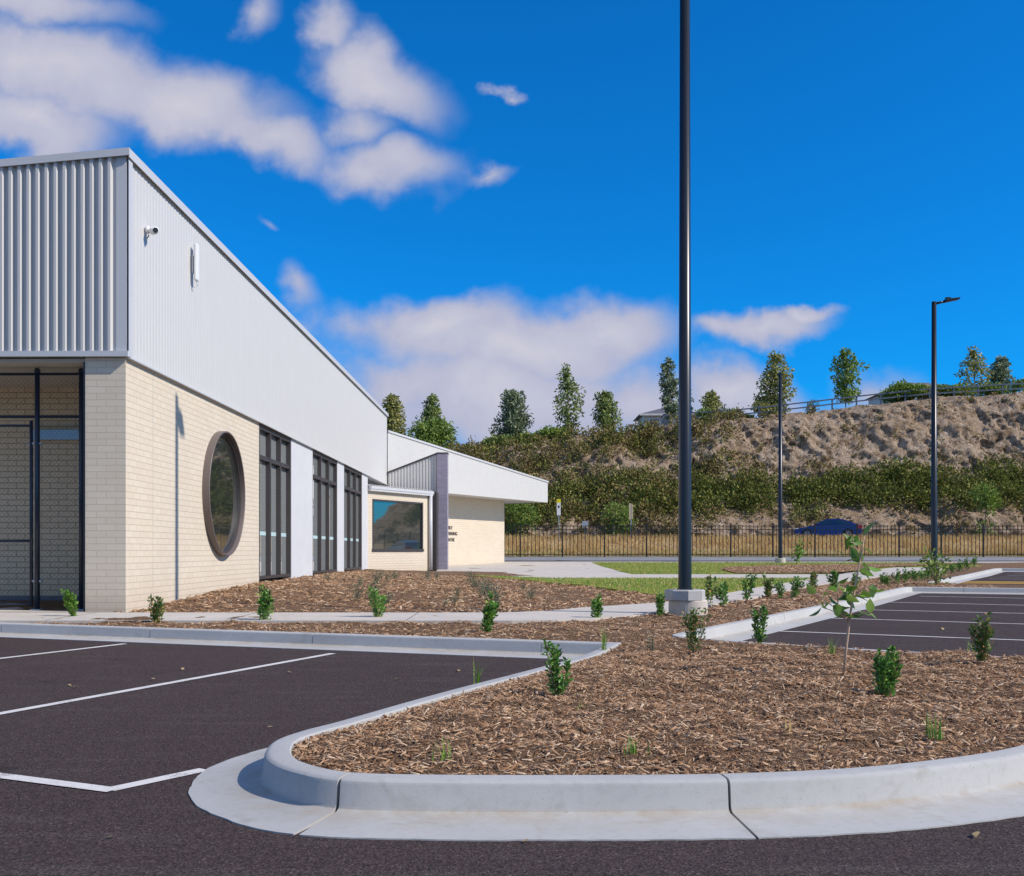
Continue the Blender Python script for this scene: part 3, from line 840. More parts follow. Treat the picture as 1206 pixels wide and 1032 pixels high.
# ------------------------------------------------------------------ things fixed to the wall
def on_wall(y, z, out=0.0):
    c, s = math.cos(BROT), math.sin(BROT)
    return (BX + c * out - s * y, BY + s * out + c * y, z)
cam_t = tag(empty('security_camera', on_wall(.70, 6.22, .063), BROT), 'small white security camera near the top corner of the steel wall', 'camera')
cam_t.scale = (.72, .72, .72)
MB().lathe([(.0, .0), (.085, .0), (.085, .05), (.06, .075), (.0, .076)], 20, (0, 0, 0), 'x').build('base', M['white'], cam_t, True)
mb = MB(); mb.tube([(.06, 0, 0), (.13, -.03, -.03), (.16, -.05, -.03)], [.05, .065, .08], 14); mb.tube([(.13, .03, -.02), (.24, -.12, -.05)], [.085, .078], 18)
mb.build('housing', M['white'], cam_t, True)
MB().tube([(.235, -.115, -.049), (.246, -.13, -.052)], .058, 16).build('lens', M['dark'], cam_t)
MB().tube([(.02, 0, -.07), (.05, 0, -.13), (.01, 0, -.19)], .012, 6).build('cable', M['dark'], cam_t)
an_t = tag(empty('wireless_antenna', on_wall(2.97, 6.3, .063), BROT), 'tall narrow white wireless antenna box on the steel wall', 'antenna')
MB().cbox(.035, .10, -.075, .075, -.30, .38, .025).build('panel', M['white'], an_t)
MB().box(.0, .036, -.03, .03, -.12, .12).box(.0, .02, -.06, .06, -.16, .16).build('bracket', M['steel'], an_t)
MB().tube([(.07, 0, -.30), (.08, .04, -.36), (.03, .03, -.40), (.01, .0, -.37)], .013, 6).build('cable', M['white'], an_t)

# chain-link enclosure in the recess
FY = .42
enc = tag(empty('chain_link_enclosure', (BX, BY, 0), BROT), 'black chain-link enclosure with a gate in the shaded recess', 'fence')
ZF0, ZF1 = .17, 3.93
P1, P2 = -1.557, -.862
for xx in (P1, P2, -4.1):
    MB().tube([(xx, FY, ZF0), (xx, FY, ZF1)], .038, 12).lathe([(.0, ZF1 + .035), (.03, ZF1 + .03), (.045, ZF1), (.045, ZF1 - .05)], 12, (xx, FY, 0)).build('post', M['blackblue'], enc, True)
    MB().box(xx - .08, xx + .08, FY - .08, FY + .08, .166, .182).build('base_plate', M['steel'], enc)
rl = MB()
for za in (3.87, 3.20):
    rl.tube([(-4.1, FY, za), (P2, FY, za)], .022, 8)
rl.build('rail', M['blackblue'], enc)
def wires(name, x0, x1, z0, z1, y, parent):
    mb = MB(); st = .075; r = .0014
    k0 = int((x0 - (z1 - z0)) / st) - 1; k1 = int(x1 / st) + 1
    for sgn in (1, -1):
        for k in range(k0, k1 + int((z1 - z0) / st) + 2):
            # line x = k*st + sgn*(z - z0) clipped to the rectangle
            pts = []
            xa = k * st
            if sgn == 1: za, zb_ = max(z0, z0 + x0 - xa), min(z1, z0 + x1 - xa); f = lambda z: xa + (z - z0)
            else: za, zb_ = max(z0, z0 + xa - x1), min(z1, z0 + xa - x0); f = lambda z: xa - (z - z0)
            if zb_ - za < .02: continue
            mb.tube([(f(za), y + sgn * r, za), (f(zb_), y + sgn * r, zb_)], r, 3, False)
    return mb.build(name, M['wire'], parent, fix=False)
wires('mesh_panel', P1, P2, .2, 3.87, FY - .03, enc)
wires('mesh_panel', -2.6, P1, 3.2, 3.87, FY - .03, enc)
gt = MB()
gx = P1 - .095
gt.tube([(gx, FY, .22), (gx, FY, 3.14)], .026, 10); gt.tube([(-2.6, FY, .22), (-2.6, FY, 3.10)], .026, 10)
for za in (3.06, 1.25, .26): gt.tube([(-2.6, FY, za), (gx, FY, za)], .02, 8)
gt = gt.build('gate', M['blackblue'], enc, True)
wires('gate_mesh', -2.6, gx, .28, 3.05, FY - .028, gt)
for hz in (2.78, .62): MB().tube([(gx - .05, FY, hz), (P1 + .08, FY, hz)], .02, 8).build('hinge', M['steel'], gt)

# ------------------------------------------------------------------ light poles
def light_pole(X, Y, hgt, r0, r1, base, arm, label, az=0.0):
    z = zb(X, Y)
    t = tag(empty('light_pole', (X, Y, z), az), label, 'light pole', 'light poles of the car park')
    if base == 'round':
        MB().lathe([(0, .235), (.27, .235), (.285, .22), (.285, -.3)], 40).build('footing', M['path'], t, False)
        MB().lathe([(0, .385), (.285, .385), (.30, .37), (.30, .236), (0, .236)], 8, (-.05, -.02, 0)).build('footing_collar', M['kerb'], t)
        zb0 = .386
        MB().box(-.15, .05, -.12, .08, zb0, zb0 + .015).build('base_plate', M['pole'], t)
        ox, oy = -.05, -.02
    else:
        MB().lathe([(0, .30), (.26, .30), (.28, .28), (.30, -.2)], 24).build('footing', M['path'], t); zb0 = .3; ox = oy = 0
        MB().lathe([(0, .32), (.16, .32), (.16, .301)], 16).build('base_plate', M['pole'], t)
    MB().lathe([(r0, zb0), (r0, zb0 + .02), (r1, hgt), (0, hgt + .01)], 24, (ox, oy, 0)).build('pole', M['pole'], t, True)
    hd = MB()
    hd.tube([(ox, oy, hgt - .08), (ox + arm * .45, oy, hgt + .02)], [.05, .042], 10)
    hd.build('arm', M['pole'], t, True)
    lm = MB(); x0 = ox + arm * .40; x1 = ox + arm
    sl = .16
    bm = bmesh.new(); bmesh.ops.create_cube(bm, size=1)
    for v in bm.verts:
        u = v.co.x + .5; wd = .17 if u < .5 else .13
        v.co = Vector((lerp(x0, x1, u), oy + v.co.y * 2 * wd, hgt + .03 + (u * (x1 - x0)) * sl + v.co.z * (.11 if u < .5 else .06)))
    bmesh.ops.bevel(bm, geom=bm.edges[:], offset=.025, segments=2, affect='EDGES')
    lm.bm(bm); lm.box(x0 + .05, x0 + .22, oy - .07, oy + .07, hgt + .075, hgt + .16)
    lm = lm.build('lamp_head', M['pole'], t)
    return t
light_pole(2.60, 15.05, 10.85, .098, .070, 'round', .9, 'tall black light pole on a round concrete footing, nearest and rising out of the picture')
light_pole(ap(1100, 0, 38)[0], 38, 10.2, .115, .085, 'small', .95, 'black light pole in the strip between the two right car parks, lamp head pointing right')
light_pole(ap(919, 0, 56.5)[0], 56.5, 10.5, .115, .09, 'small', .7, 'far black light pole just before the black picket fence and left of the blue car', R(80))

# ------------------------------------------------------------------ shrubs, tufts, sapling
def shrub(X, Y, h, w, seed, label, leaf='leaf_shrub', n=260, ll=.045, lean=0., group='young shrubs planted in the mulch', stems=6, z=None):
    rg = np.random.default_rng(seed)
    zz = (isl_mound(X, Y) - .005) if z is None else z
    t = tag(empty('young_shrub', (X, Y, zz)), label, 'shrub', group)
    sm = MB(); C = []; D = []
    n = int(n * 1.75); ll *= .70; per = n // stems
    for k in range(stems):
        a = rg.uniform(0, 2 * PI); sp = w * .42 * rg.uniform(.25, 1.0); hh = h * rg.uniform(.62, 1.0) if k else h
        top = np.array((sp * math.cos(a) + lean * hh, sp * math.sin(a), hh)); b0 = np.array((rg.normal(0, .012), rg.normal(0, .012), -.03))
        mid = b0 + (top - b0) * .5 + np.array((sp * .25 * math.cos(a), sp * .25 * math.sin(a), .0))
        pts = [(1 - q) ** 2 * b0 + 2 * q * (1 - q) * mid + q * q * top for q in np.linspace(0, 1, 6)]
        sm.tube(pts, [.007 * (1 - .6 * q) * h / .5 for q in np.linspace(0, 1, 6)], 5)
        for _ in range(per):
            q = rg.beta(1.7, 1.1); q = max(.12, q)
            p = (1 - q) ** 2 * b0 + 2 * q * (1 - q) * mid + q * q * top
            # short side twigs carry the leaves outwards
            d = rg.normal(size=3); d[2] = abs(d[2]) * .7 + .15; d /= np.linalg.norm(d)
            C.append(p + d * rg.uniform(0, w * .17) * (1.1 - q * .6)); D.append(d + np.array((0, 0, .25)))
    C = np.array(C); D = np.array(D)
    Ls = ll * rg.uniform(.65, 1.25, len(C))
    V, Fc = leaf_arrays(C, D, Ls, Ls * .52, rg)
    sm.build('stems', M['twig'], t); np_mesh('foliage', V, Fc, M[leaf], t)
    return t
def shr(px, py, hpx, wpx, seed, label, **kw):
    z = .15 if py > 700 else .2
    X, Y = gp(px, py, z); s = Y / F
    z2 = isl_mound(X, Y); X, Y = gp(px, py, z2); s = Y / F
    return shrub(X, Y, hpx * s, wpx * s, seed, label, **kw)
shr(657, 822, 66, 34, 1, 'leafy young shrub in the mulch near the inner corner of the left kerb', n=230, ll=.052, stems=6)
shr(818, 771, 52, 32, 2, 'sparse young shrub with small leaves in front of the light pole footing', leaf='leaf_red', n=260, ll=.05, stems=7)
shr(895, 759, 46, 27, 3, 'open leafy young shrub at the back edge of the island beside the white bay line', n=210, ll=.06, stems=6)
shr(1040, 822, 57, 38, 4, 'dense dark green young shrub right of the thin sapling', leaf='leaf_shrub', n=420, ll=.052, stems=9)
shr(1156, 779, 57, 26, 5, 'upright young shrub with reddish tips at the right edge of the island', leaf='leaf_red', n=300, ll=.055, stems=7)
shr(572, 746, 48, 20, 6, 'slim shrub leaning right in the mulch strip between kerb and path', n=260, ll=.075, lean=.25)
shr(445, 729, 34, 27, 7, 'rounded shrub in the mulch strip below the square window of the reception', n=260, ll=.07)
shr(311, 729, 43, 28, 8, 'bushy shrub in the mulch strip below the first tall window', n=320, ll=.075)
shr(184, 732, 32, 22, 9, 'small shrub by the path in front of the round window wall', leaf='leaf_red', n=240, ll=.065)
shr(88, 728, 33, 18, 10, 'bright green shrub leaning left in front of the chain-link enclosure', leaf='leaf_bright', n=230, ll=.075, lean=-.35)
shr(703, 728, 29, 16, 11, 'small round-topped shrub beside the path, left of the light pole', n=220, ll=.07)
shr(778, 729, 26, 15, 12, 'small shrub touching the left side of the concrete pole footing', n=200, ll=.065)
row = [(833, 715, 33, 17), (853, 714, 27, 14), (879, 710, 28, 12), (905, 705, 25, 11), (919, 705, 19, 9), (935, 703, 24, 12), (956, 700, 23, 12), (983, 697, 22, 12)]
ordn = ['first', 'second', 'third', 'fourth', 'fifth', 'sixth', 'seventh', 'eighth', 'ninth', 'tenth', 'eleventh', 'twelfth', 'thirteenth', 'fourteenth']
for i, (px, py, hp, wp) in enumerate(row):
    shr(px, py, hp * 1.08, wp * 1.5, 30 + i, ordn[i] + ' shrub right of the tall light pole footing, in the row along the path', n=95 + 22 * (i * 5 % 4), ll=.095, stems=4 + i % 3, lean=(.12, -.1, .2, 0, -.18, .25, .05, -.08)[i], leaf='leaf_shrub' if i % 3 else 'leaf_red', group='row of shrubs between path and car park')
far_rows = [(1007, 694, 20, 11), (1039, 690, 15, 7), (1046, 690, 14, 7), (1056, 688, 17, 9), (1066, 687, 18, 11), (1078, 685, 15, 8), (1086, 684, 14, 8), (1093, 682, 14, 8)]
proto = None
for i, (px, py, hp, wp) in enumerate(far_rows):
    X, Y = gp(px, py, .2); z = zb(X, Y); X, Y = gp(px, py, z); s = Y / F
    lab = ('lone dark shrub behind the sapling, ending the near part of the path row', 'leftmost shrub of the far cluster along the right kerb', 'second shrub of the far cluster along the right kerb', 'third shrub of the far cluster along the right kerb', 'fullest shrub in the middle of the far cluster along the right kerb', 'fifth shrub of the far cluster along the right kerb', 'sixth shrub of the far cluster along the right kerb', 'last shrub of the far cluster, beside the footing of the right light pole')[i]
    if proto is None:
        proto = shrub(X, Y, hp * s, wp * s * 1.4, 60, lab, n=72, ll=.11, stems=5, group='row of shrubs between path and car park'); ph = hp * s; o = proto
    else:
        o = copy_tree(proto); o.location = (X, Y, z - .01); q = hp * s / ph; o.scale = (q * (.85 + .3 * (i % 3)), q * 1.1, q); o.rotation_euler = (.12 * math.sin(i * 2.1), .14 * math.cos(i * 3.3), i * 1.3); o['label'] = lab
for i, (px, py, hp) in enumerate([(1112, 677, 12), (1121, 676, 13), (1130, 674, 14), (1139, 671, 14), (1147, 668, 13)]):
    X, Y = gp(px, py, .25); z = zb(X, Y); X, Y = gp(px, py, z); s = Y / F
    o = copy_tree(proto); o.location = (X, Y, z - .01); q = hp * s / ph; o.scale = (q * (.9 + .3 * (i % 2)), q * 1.1, q); o.rotation_euler = (.12 * math.sin(i * 1.7), .15 * math.cos(i * 2.3), i * 2.1 + .5)
    o['label'] = ordn[i] + ' small shrub past the right light pole, beside the farther car park'

def blades(C, h, rg, spread=.25, wid=.006, seg=3):
    """curved tapering blades, returns arrays"""
    n = len(C); a = rg.uniform(0, 2 * PI, n); ln = rg.uniform(.1, 1, n) * spread
    hh = h * rg.uniform(.6, 1, n); V = []; Fc = []
    side = np.column_stack([-np.sin(a), np.cos(a), np.zeros(n)]); out = np.column_stack([np.cos(a), np.sin(a), np.zeros(n)])
    wid = np.broadcast_to(wid, (n,))
    rows = []
    for k in range(seg + 1):
        q = k / seg
        c = C + out * (ln * hh * q * q)[:, None] + np.array([0, 0, 1.]) * (hh * (q - .15 * q * q * ln * 2))[:, None]
        w = (wid * (1 - q * .92))[:, None]
        rows += [c - side * w / 2, c + side * w / 2]
    V = np.stack(rows, 1).reshape(-1, 3); m = 2 * (seg + 1)
    i = np.arange(n)[:, None] * m
    Fc = np.concatenate([i + np.array([[2 * k, 2 * k + 1, 2 * k + 3, 2 * k + 2]]) for k in range(seg)])
    return V, Fc
def tuft(px, py, hpx, seed, label, n=16, mat='grass', spread=.55):
    X, Y = gp(px, py, .16); z = isl_mound(X, Y); X, Y = gp(px, py, z); s = Y / F; rg = np.random.default_rng(seed)
    C = np.column_stack([rg.normal(0, .018, n), rg.normal(0, .018, n), np.full(n, -.01)])
    V, Fc = blades(C, hpx * s, rg, spread, .011)
    o = np_mesh('grass_tuft', V, Fc, M[mat]); o.location = (X, Y, z - .005)
    return tag(o, label, 'grass tuft', 'grass seedlings in the mulch')
tuft(562, 804, 36, 1, 'tall green grass tuft against the kerb of the left bays', 12)
tuft(522, 895, 36, 2, 'thin grass tuft at the front left of the island', 10)
tuft(748, 893, 36, 3, 'green grass tuft near the middle of the front kerb', 14)
tuft(1101, 866, 38, 4, 'yellow-green grass tuft below the dense dark shrub at right', 16)
tuft(980, 768, 24, 5, 'short grass tuft right of the sapling stem at the back of the island', 12)
tuft(1145, 768, 20, 6, 'short grass tuft left of the reddish upright shrub', 12)
tuft(711, 768, 38, 7, 'wispy grass tuft just right of the inner kerb corner', 16, 'grass')
tuft(766, 768, 34, 8, 'loose grass tuft in front of the pole footing, left of the sparse shrub', 18, 'sprig', .6)
tuft(687, 836, 14, 9, 'tiny grass seedling right of the leafy corner shrub', 8)
tuft(928, 866, 30, 10, 'dry straw coloured tuft in the middle of the island', 9, 'straw', .5)

# young sapling with large leaves
X, Y = gp(993, 797, .17); z = isl_mound(X, Y); s = Y / F
sap = tag(empty('sapling', (X, Y, z - .01)), 'thin staked-looking sapling with a few large green leaves', 'sapling')
rg = np.random.default_rng(21)
def sp_(px, py): return np.array(((px - 993) * s, 0, (797 - py) * s))
stem_pts = [sp_(993, 799), sp_(997, 760), sp_(1002, 720), sp_(1009, 680), sp_(1015, 650), sp_(1019, 628)]
mb = MB(); mb.tube(stem_pts, [.0105, .0095, .0085, .007, .0055, .003], 8)
sides = [((1000, 735), (984, 716), (964, 700)), ((1000, 732), (984, 712), (980, 686)), ((1000, 730), (985, 722), (972, 716)), ((1004, 708), (1015, 698), (1022, 688)), ((1011, 668), (1018, 656), (1024, 668)), ((1006, 695), (995, 690), (990, 700)), ((1013, 655), (1004, 640), (1000, 630)), ((1002, 725), (1012, 720), (1020, 722)), ((1003, 712), (998, 700), (999, 690))]
leafC = []; leafD = []
for k, sd in enumerate(sides):
    pts = [sp_(*q) + np.array((0, (rg.uniform(-.10, .10)) * j, 0)) for j, q in enumerate(sd)]
    mb.tube(pts, [.005, .004, .0025], 5)
    for j in range(4):
        q = .45 + .55 * j / 3; p = pts[0] * (1 - q) ** 2 + 2 * pts[1] * q * (1 - q) + pts[2] * q * q
        d = (pts[2] - pts[0]); d = d / np.linalg.norm(d) * .35 + rg.normal(size=3) * .85 + np.array((0, 0, -.25))
        leafC.append(p); leafD.append(d)
for (px, py, dx, dz) in ((1012, 660, -1, .1), (1016, 645, 1, -.5), (1011, 672, 1, -.3), (1008, 690, -1, -.6), (1005, 702, 1, -.2), (1002, 716, -1, -.3), (1018, 632, .4, .8), (1017, 640, -1, .3)):
    leafC.append(sp_(px, py)); leafD.append(np.array((dx, rg.uniform(-.6, .6), dz)))
mb.build('stem', M['sapstem'], sap, True)
# the split pale bract near the top
def big_leaves(C, D, L, rg):
    mbv = []; mbf = []
    for c, d, l in zip(C, D, L):
        d = d / np.linalg.norm(d); r = rg.normal(size=3); S = np.cross(d, r); S /= np.linalg.norm(S); N = np.cross(S, d)
        b = len(mbv); prof = [(0, 0), (.12, .15), (.32, .28), (.55, .25), (.8, .12), (1, 0)]
        droop = .22
        for (t, wv) in prof:
            cc = c + d * l * t - N * l * droop * t * t
            for k in (-1, 0, 1): mbv.append(cc + S * l * wv * k + N * l * wv * .3 * abs(k))
        for i in range(len(prof) - 1):
            for k in (0, 1): mbf.append((b + i * 3 + k, b + i * 3 + k + 1, b + i * 3 + 4 + k, b + i * 3 + 3 + k))
    return mbv, mbf
bv, bf = big_leaves(leafC, leafD, rg.uniform(.085, .16, len(leafC)), rg)
link_mesh('foliage', bv, bf, M['leaf_sap'], sap, True)
# a second, far sapling near the right pole
X, Y = gp(1103, 688, .2); z = zb(X, Y); s = Y / F
sp2 = tag(empty('sapling', (X, Y, z)), 'leafy light green sapling before the footing of the right light pole', 'sapling')
mb = MB(); C = []
for k in range(4):
    a = rg.uniform(0, 2 * PI); tp = np.array((.35 * math.cos(a), .3 * math.sin(a), 40 * s * rg.uniform(.6, 1)))
    mb.tube([(0, 0, 0), tuple(tp * .6 + np.array((0, 0, .1))), tuple(tp)], [.02, .014, .006], 5)
    for _ in range(45): C.append(tp * rg.uniform(.3, 1) + rg.normal(0, .13, 3))
V, Fc = leaf_arrays(np.array(C), rg.normal(size=(len(C), 3)), .14, .07, rg)
mb.build('stem', M['twig'], sp2); np_mesh('foliage', V, Fc, M['leaf_green'], sp2)
X, Y = gp(921, 663, .5); z = zb(X, Y); 
sp3 = tag(empty('sapling', (X + .6, 53.0, zb(0, 53.0))), 'small bright green sapling beside the far light pole', 'sapling')
mb = MB(); C = []
for k in range(4):
    a = rg.uniform(0, 2 * PI); tp = np.array((.5 * math.cos(a), .3 * math.sin(a), 1.35 * rg.uniform(.6, 1)))
    mb.tube([(0, 0, 0), tuple(tp * .6 + np.array((0, 0, .1))), tuple(tp)], [.02, .014, .006], 5)
    for _ in range(26): C.append(tp * rg.uniform(.35, 1) + rg.normal(0, .13, 3))
V, Fc = leaf_arrays(np.array(C), rg.normal(size=(len(C), 3)), .2, .1, rg)
mb.build('stem', M['twig'], sp3); np_mesh('foliage', V, Fc, M['leaf_bright'], sp3)

# grey-green weeds in the bed before the windows
def weed_mesh(seed):
    rg = np.random.default_rng(seed); n = 34
    C = np.column_stack([rg.normal(0, .05, n), rg.normal(0, .05, n), np.zeros(n)])
    V, Fc = blades(C, .42, rg, .75, .012)
    C2 = np.column_stack([rg.normal(0, .09, 90), rg.normal(0, .09, 90), rg.uniform(.08, .38, 90)])
    V2, F2 = leaf_arrays(C2, rg.normal(size=(90, 3)) + np.array((0, 0, .5)), .06, .025, rg)
    F2q = np.column_stack([F2, F2[:, 2]])
    me = np_mesh('weed', V, Fc, M['sprig'])
    b = bmesh.new(); b.from_mesh(me.data)
    vv = [b.verts.new(tuple(p)) for p in V2]
    for f in F2: b.faces.new([vv[i] for i in f])
    b.to_mesh(me.data); b.free()
    return me
wd = [weed_mesh(3), weed_mesh(8), weed_mesh(14)]
used = [False] * 3
rr = random.Random(5)
for i in range(24):
    px = rr.choice([rr.uniform(370, 470), rr.uniform(440, 620), rr.uniform(530, 650)]); py = rr.uniform(680, 706)
    X, Y = gp(px, py, .3)
    if X > 1.5 or Y > 38 or Y < 16.5: continue
    if X < -5.5: continue
    k = i % 3; o = wd[k] if not used[k] else wd[k].copy()
    if used[k]: COL.objects.link(o)
    used[k] = True
    q = rr.uniform(.4, .9); o.location = (X, Y, zb(X, Y) - .01); o.scale = (q, q, q); o.rotation_euler.z = rr.uniform(0, 6)
    tag(o, 'straggly grey green weed in the wide mulch bed before the tall windows', 'weed', 'weeds in the mulch bed before the windows')

# grass on the lawns
def lawn_blades(poly, n, h, seed, nm='lawn_grass', mat='grass', zf=None, wid=.02):
    rg = np.random.default_rng(seed); A = np.array(poly)
    P = np.column_stack([rg.uniform(A[:, 0].min(), A[:, 0].max(), n), rg.uniform(A[:, 1].min(), A[:, 1].max(), n)])
    P = P[inside_poly(P, poly)]
    zf = zf or (lambda x, y: zb(x, y) + .03)
    C = np.column_stack([P, [zf(x, y) for x, y in P]])
    V, Fc = blades(C, h, rg, .5, wid, 2)
    return tag(np_mesh(nm, V, Fc, M[mat]), kind='stuff')
lawn_blades(LAWN_A, 16000, .07, 2); lawn_blades([(4.53, 38.24), (8, 38.24), (9.5, 46), (14, 51), (24, 54), (24, 57.38), (4.48, 57.38)], 16000, .09, 3)

lawn_blades(LAWN_A, 5000, .08, 12, 'dry_lawn_grass', 'straw'); lawn_blades([(4.53, 38.24), (8, 38.24), (9.5, 46), (14, 51), (24, 54), (24, 57.38), (4.48, 57.38)], 5000, .10, 13, 'dry_lawn_grass', 'straw')
# fallen leaves on the asphalt
proto_l = None
rr = random.Random(11)
spots = [(300, 765), (341, 792), (215, 788), (318, 856), (470, 800), (132, 985), (82, 807), (90, 809), (540, 790), (1150, 983), (620, 990), (180, 800), (1110, 741)]
for i, (px, py) in enumerate(spots):
    X, Y = gp(px, py, .01)
    if proto_l is None:
        v = [(-.03, 0, .003), (-.012, .014, .008), (.012, .013, .01), (.035, 0, .004), (.012, -.013, .012), (-.012, -.014, .005)]
        o = proto_l = link_mesh('fallen_leaf', v, [(0, 1, 5), (1, 2, 4, 5), (2, 3, 4)], M['deadleaf'])
    else:
        o = proto_l.copy(); COL.objects.link(o)
    q = rr.uniform(.35, .8) * (1 + Y / 16); o.scale = (q, q, q); o.location = (X, Y, zr(Y) + .008); o.rotation_euler = (rr.uniform(-.2, .2), rr.uniform(-.2, .2), rr.uniform(0, 6))
    tag(o, 'small dry fallen leaf lying on the paving', 'leaf', 'dry fallen leaves on the car park')

# ------------------------------------------------------------------ black picket fence
FYY = 66.8; fz0 = zr(66.8); FH = 2.05
pf = tag(empty('picket_fence', (0, FYY, fz0)), 'long black steel picket fence beyond the grey road', 'fence')
nb = 22; x0 = -10.5; bw = 2.76
for k in range(nb + 1):
    X = x0 + k * bw
    MB().box(X - .045, X + .045, -.045, .045, -.1, FH + .12).box(X - .055, X + .055, -.055, .055, FH + .121, FH + .15).build('post', M['fence'], pf)
    if k < nb:
        pn = MB(); pn.box(X + .046, X + bw - .046, -.02, .02, FH - .28, FH - .235); pn.box(X + .046, X + bw - .046, -.02, .02, .16, .205)
        pn.box(X + .046, X + bw - .046, -.02, .02, FH - .04, FH)
        for j in range(1, 11):
            xx = X + bw * j / 11; pn.box(xx - .020, xx + .020, -.0125, .0125, .05, FH + .06)
        pn.build('fence_panel', M['fence'], pf)

# ------------------------------------------------------------------ hillside
CT = [(-90, 8.2), (-40, 9.0), (-20, 9.6), (-2, 10.8), (3, 11.6), (7.5, 12.1), (12.8, 12.6), (15.5, 13.2), (21, 13.5), (26.6, 14.1), (34.3, 15.0), (40, 15.6), (48.6, 16.1), (90, 18)]
PROF = [(0, 0.0), (.10, .10), (.20, .19), (.34, .30), (.50, .46), (.62, .58), (.78, .80), (.90, .94), (1.0, 1.0)]
def nz(x, y, z, s): return mnoise.noise(Vector((x * s, y * s, z * s)))
def rdg(x, y, z, f): return 1 - 2 * abs(nz(x, y, z, f))
def cliff(X, s):
    zt = interp(X, CT); base = 2.15
    z = lerp(base, zt, interp(s, PROF)); Yb = 81.5 + 15 * s
    amp = 1.0 if s > .03 else s / .03
    sx_ = X + z * .35
    g = nz(sx_, 7, z * .5, .16) * 1.6 + rdg(sx_, 3, z * .7, .42) * .55 + rdg(sx_, 9, z * .8, 1.0) * .42 + rdg(X - z * .5, 5, z, 2.2) * .26 + nz(X, 8, z, 4.5) * .2
    top = 1 - max(0, (s - .93) / .07)
    Y = Yb - g * amp * (.35 + .65 * top)
    z += nz(X, 1, s * 10, .5) * .35 * amp + nz(X, 2, s * 14, 1.6) * .2 * amp + nz(X, 4, s * 30, 3.5) * .12 * amp
    return Y, z
vs = []; fs = []
xs = list(np.arange(-90, -14, 2.0)) + list(np.arange(-14, 52, .2)) + list(np.arange(52, 92, .8))
ss = list(np.linspace(0, 1, 96))
low = [(66.6, zr(66.6) - .03), (67.5, .80), (69, 1.05), (71, 1.5), (73.4, 1.98), (74, 2.04), (80.4, 2.08)]
rows_ = []
for X in xs:
    col = []
    for (yy, zz) in low: col.append((X, yy, zz + (.06 * nz(X, yy, 0, .6) if 67 < yy < 73 else 0)))
    for s in ss:
        Y, z = cliff(X, s); col.append((X, Y, z))
    zt = interp(X, CT)
    for (dy, dz) in ((97.8, .12), (101, .35), (112, .8), (150, 1.0), (320, -4)): col.append((X, dy, zt + dz))
    rows_.append(col)
nc = len(rows_[0])
for col in rows_: vs += col
for i in range(len(xs) - 1):
    for j in range(nc - 1): fs.append((i * nc + j, (i + 1) * nc + j, (i + 1) * nc + j + 1, i * nc + j + 1))
hill = link_mesh('hillside', vs, fs, M['rock'], smooth=True); tag(hill, kind='structure')
hill.data.materials.append(M['verge']); hill.data.materials.append(M['dirt'])
nl = len(low)
for p in hill.data.polygons:
    j = p.index % (nc - 1)
    if j < nl - 1: p.material_index = 1
    elif j >= nc - 6: p.material_index = 2
rd = MB(); rd.add([(-90, 74.3, 2.07), (90, 74.3, 2.07), (90, 80.2, 2.10), (-90, 80.2, 2.10)], [(0, 1, 2, 3)])
tag(rd.build('road', M['asphalt'], fix=False), kind='structure')

# dry grass on the bank behind the fence
def bank_z(x, y): return interp(y, low) - .02
rg = np.random.default_rng(31)
n = 46000
P = np.column_stack([rg.uniform(-8, 50, n), rg.uniform(67.3, 74.0, n)])
C = np.column_stack([P, [bank_z(x, y) for x, y in P]])
hh = .17 + .62 * np.array([max(0, min(.62, nz(x, y, 0, .30) + .5 * nz(x, y, 4, 1.1) + .16 + .17 * (y - 70))) * (1 if y < 72 else .5) for x, y in P])
V, Fc = blades(C, 1.0, rg, .5, .035, 2)
Vr = V.reshape(n, -1, 3); Vr[:, :, 2] = C[:, None, 2] + (Vr[:, :, 2] - C[:, None, 2]) * hh[:, None] * 1.4
tag(np_mesh('dry_grass', Vr.reshape(-1, 3), Fc, M['straw']), kind='stuff')
keep = rg.uniform(size=n) < .12
P2 = np.column_stack([rg.uniform(-8, 50, 5000), rg.uniform(67.2, 69.5, 5000)]); C2 = np.column_stack([P2, [bank_z(x, y) for x, y in P2]])
V, Fc = blades(C2, .22, rg, .5, .04, 2); tag(np_mesh('green_grass', V, Fc, M['grass']), kind='stuff')

# scrub covering the slope
def bush_cloud(specs, leaf, rg, per=240):
    Vs = []; Fs = []; off = 0
    for (c, r, hgt) in specs:
        n = int(per * r * r)
        d = unit(rg.normal(size=(n, 3))); rad = rg.uniform(.35, 1.05, n) ** .6
        lump = 1 + .28 * np.sin(d[:, 0] * 5 + c[0] * 3) * np.sin(d[:, 2] * 6 + c[2] * 2) + .2 * np.sin(d[:, 1] * 7 + c[0])
        Pp = np.array(c) + d * (rad * lump)[:, None] * np.array((r, r * .9, hgt))
        L = leaf * rg.uniform(.7, 1.4, n)
        V, Fc = leaf_arrays(Pp, d + rg.normal(size=(n, 3)) * .7 + np.array((0, 0, .4)), L, L * .55, rg)
        Vs.append(V); Fs.append(Fc + off); off += len(V)
    return np.concatenate(Vs), np.concatenate(Fs)
rg = np.random.default_rng(77)
sg = []; sb = []
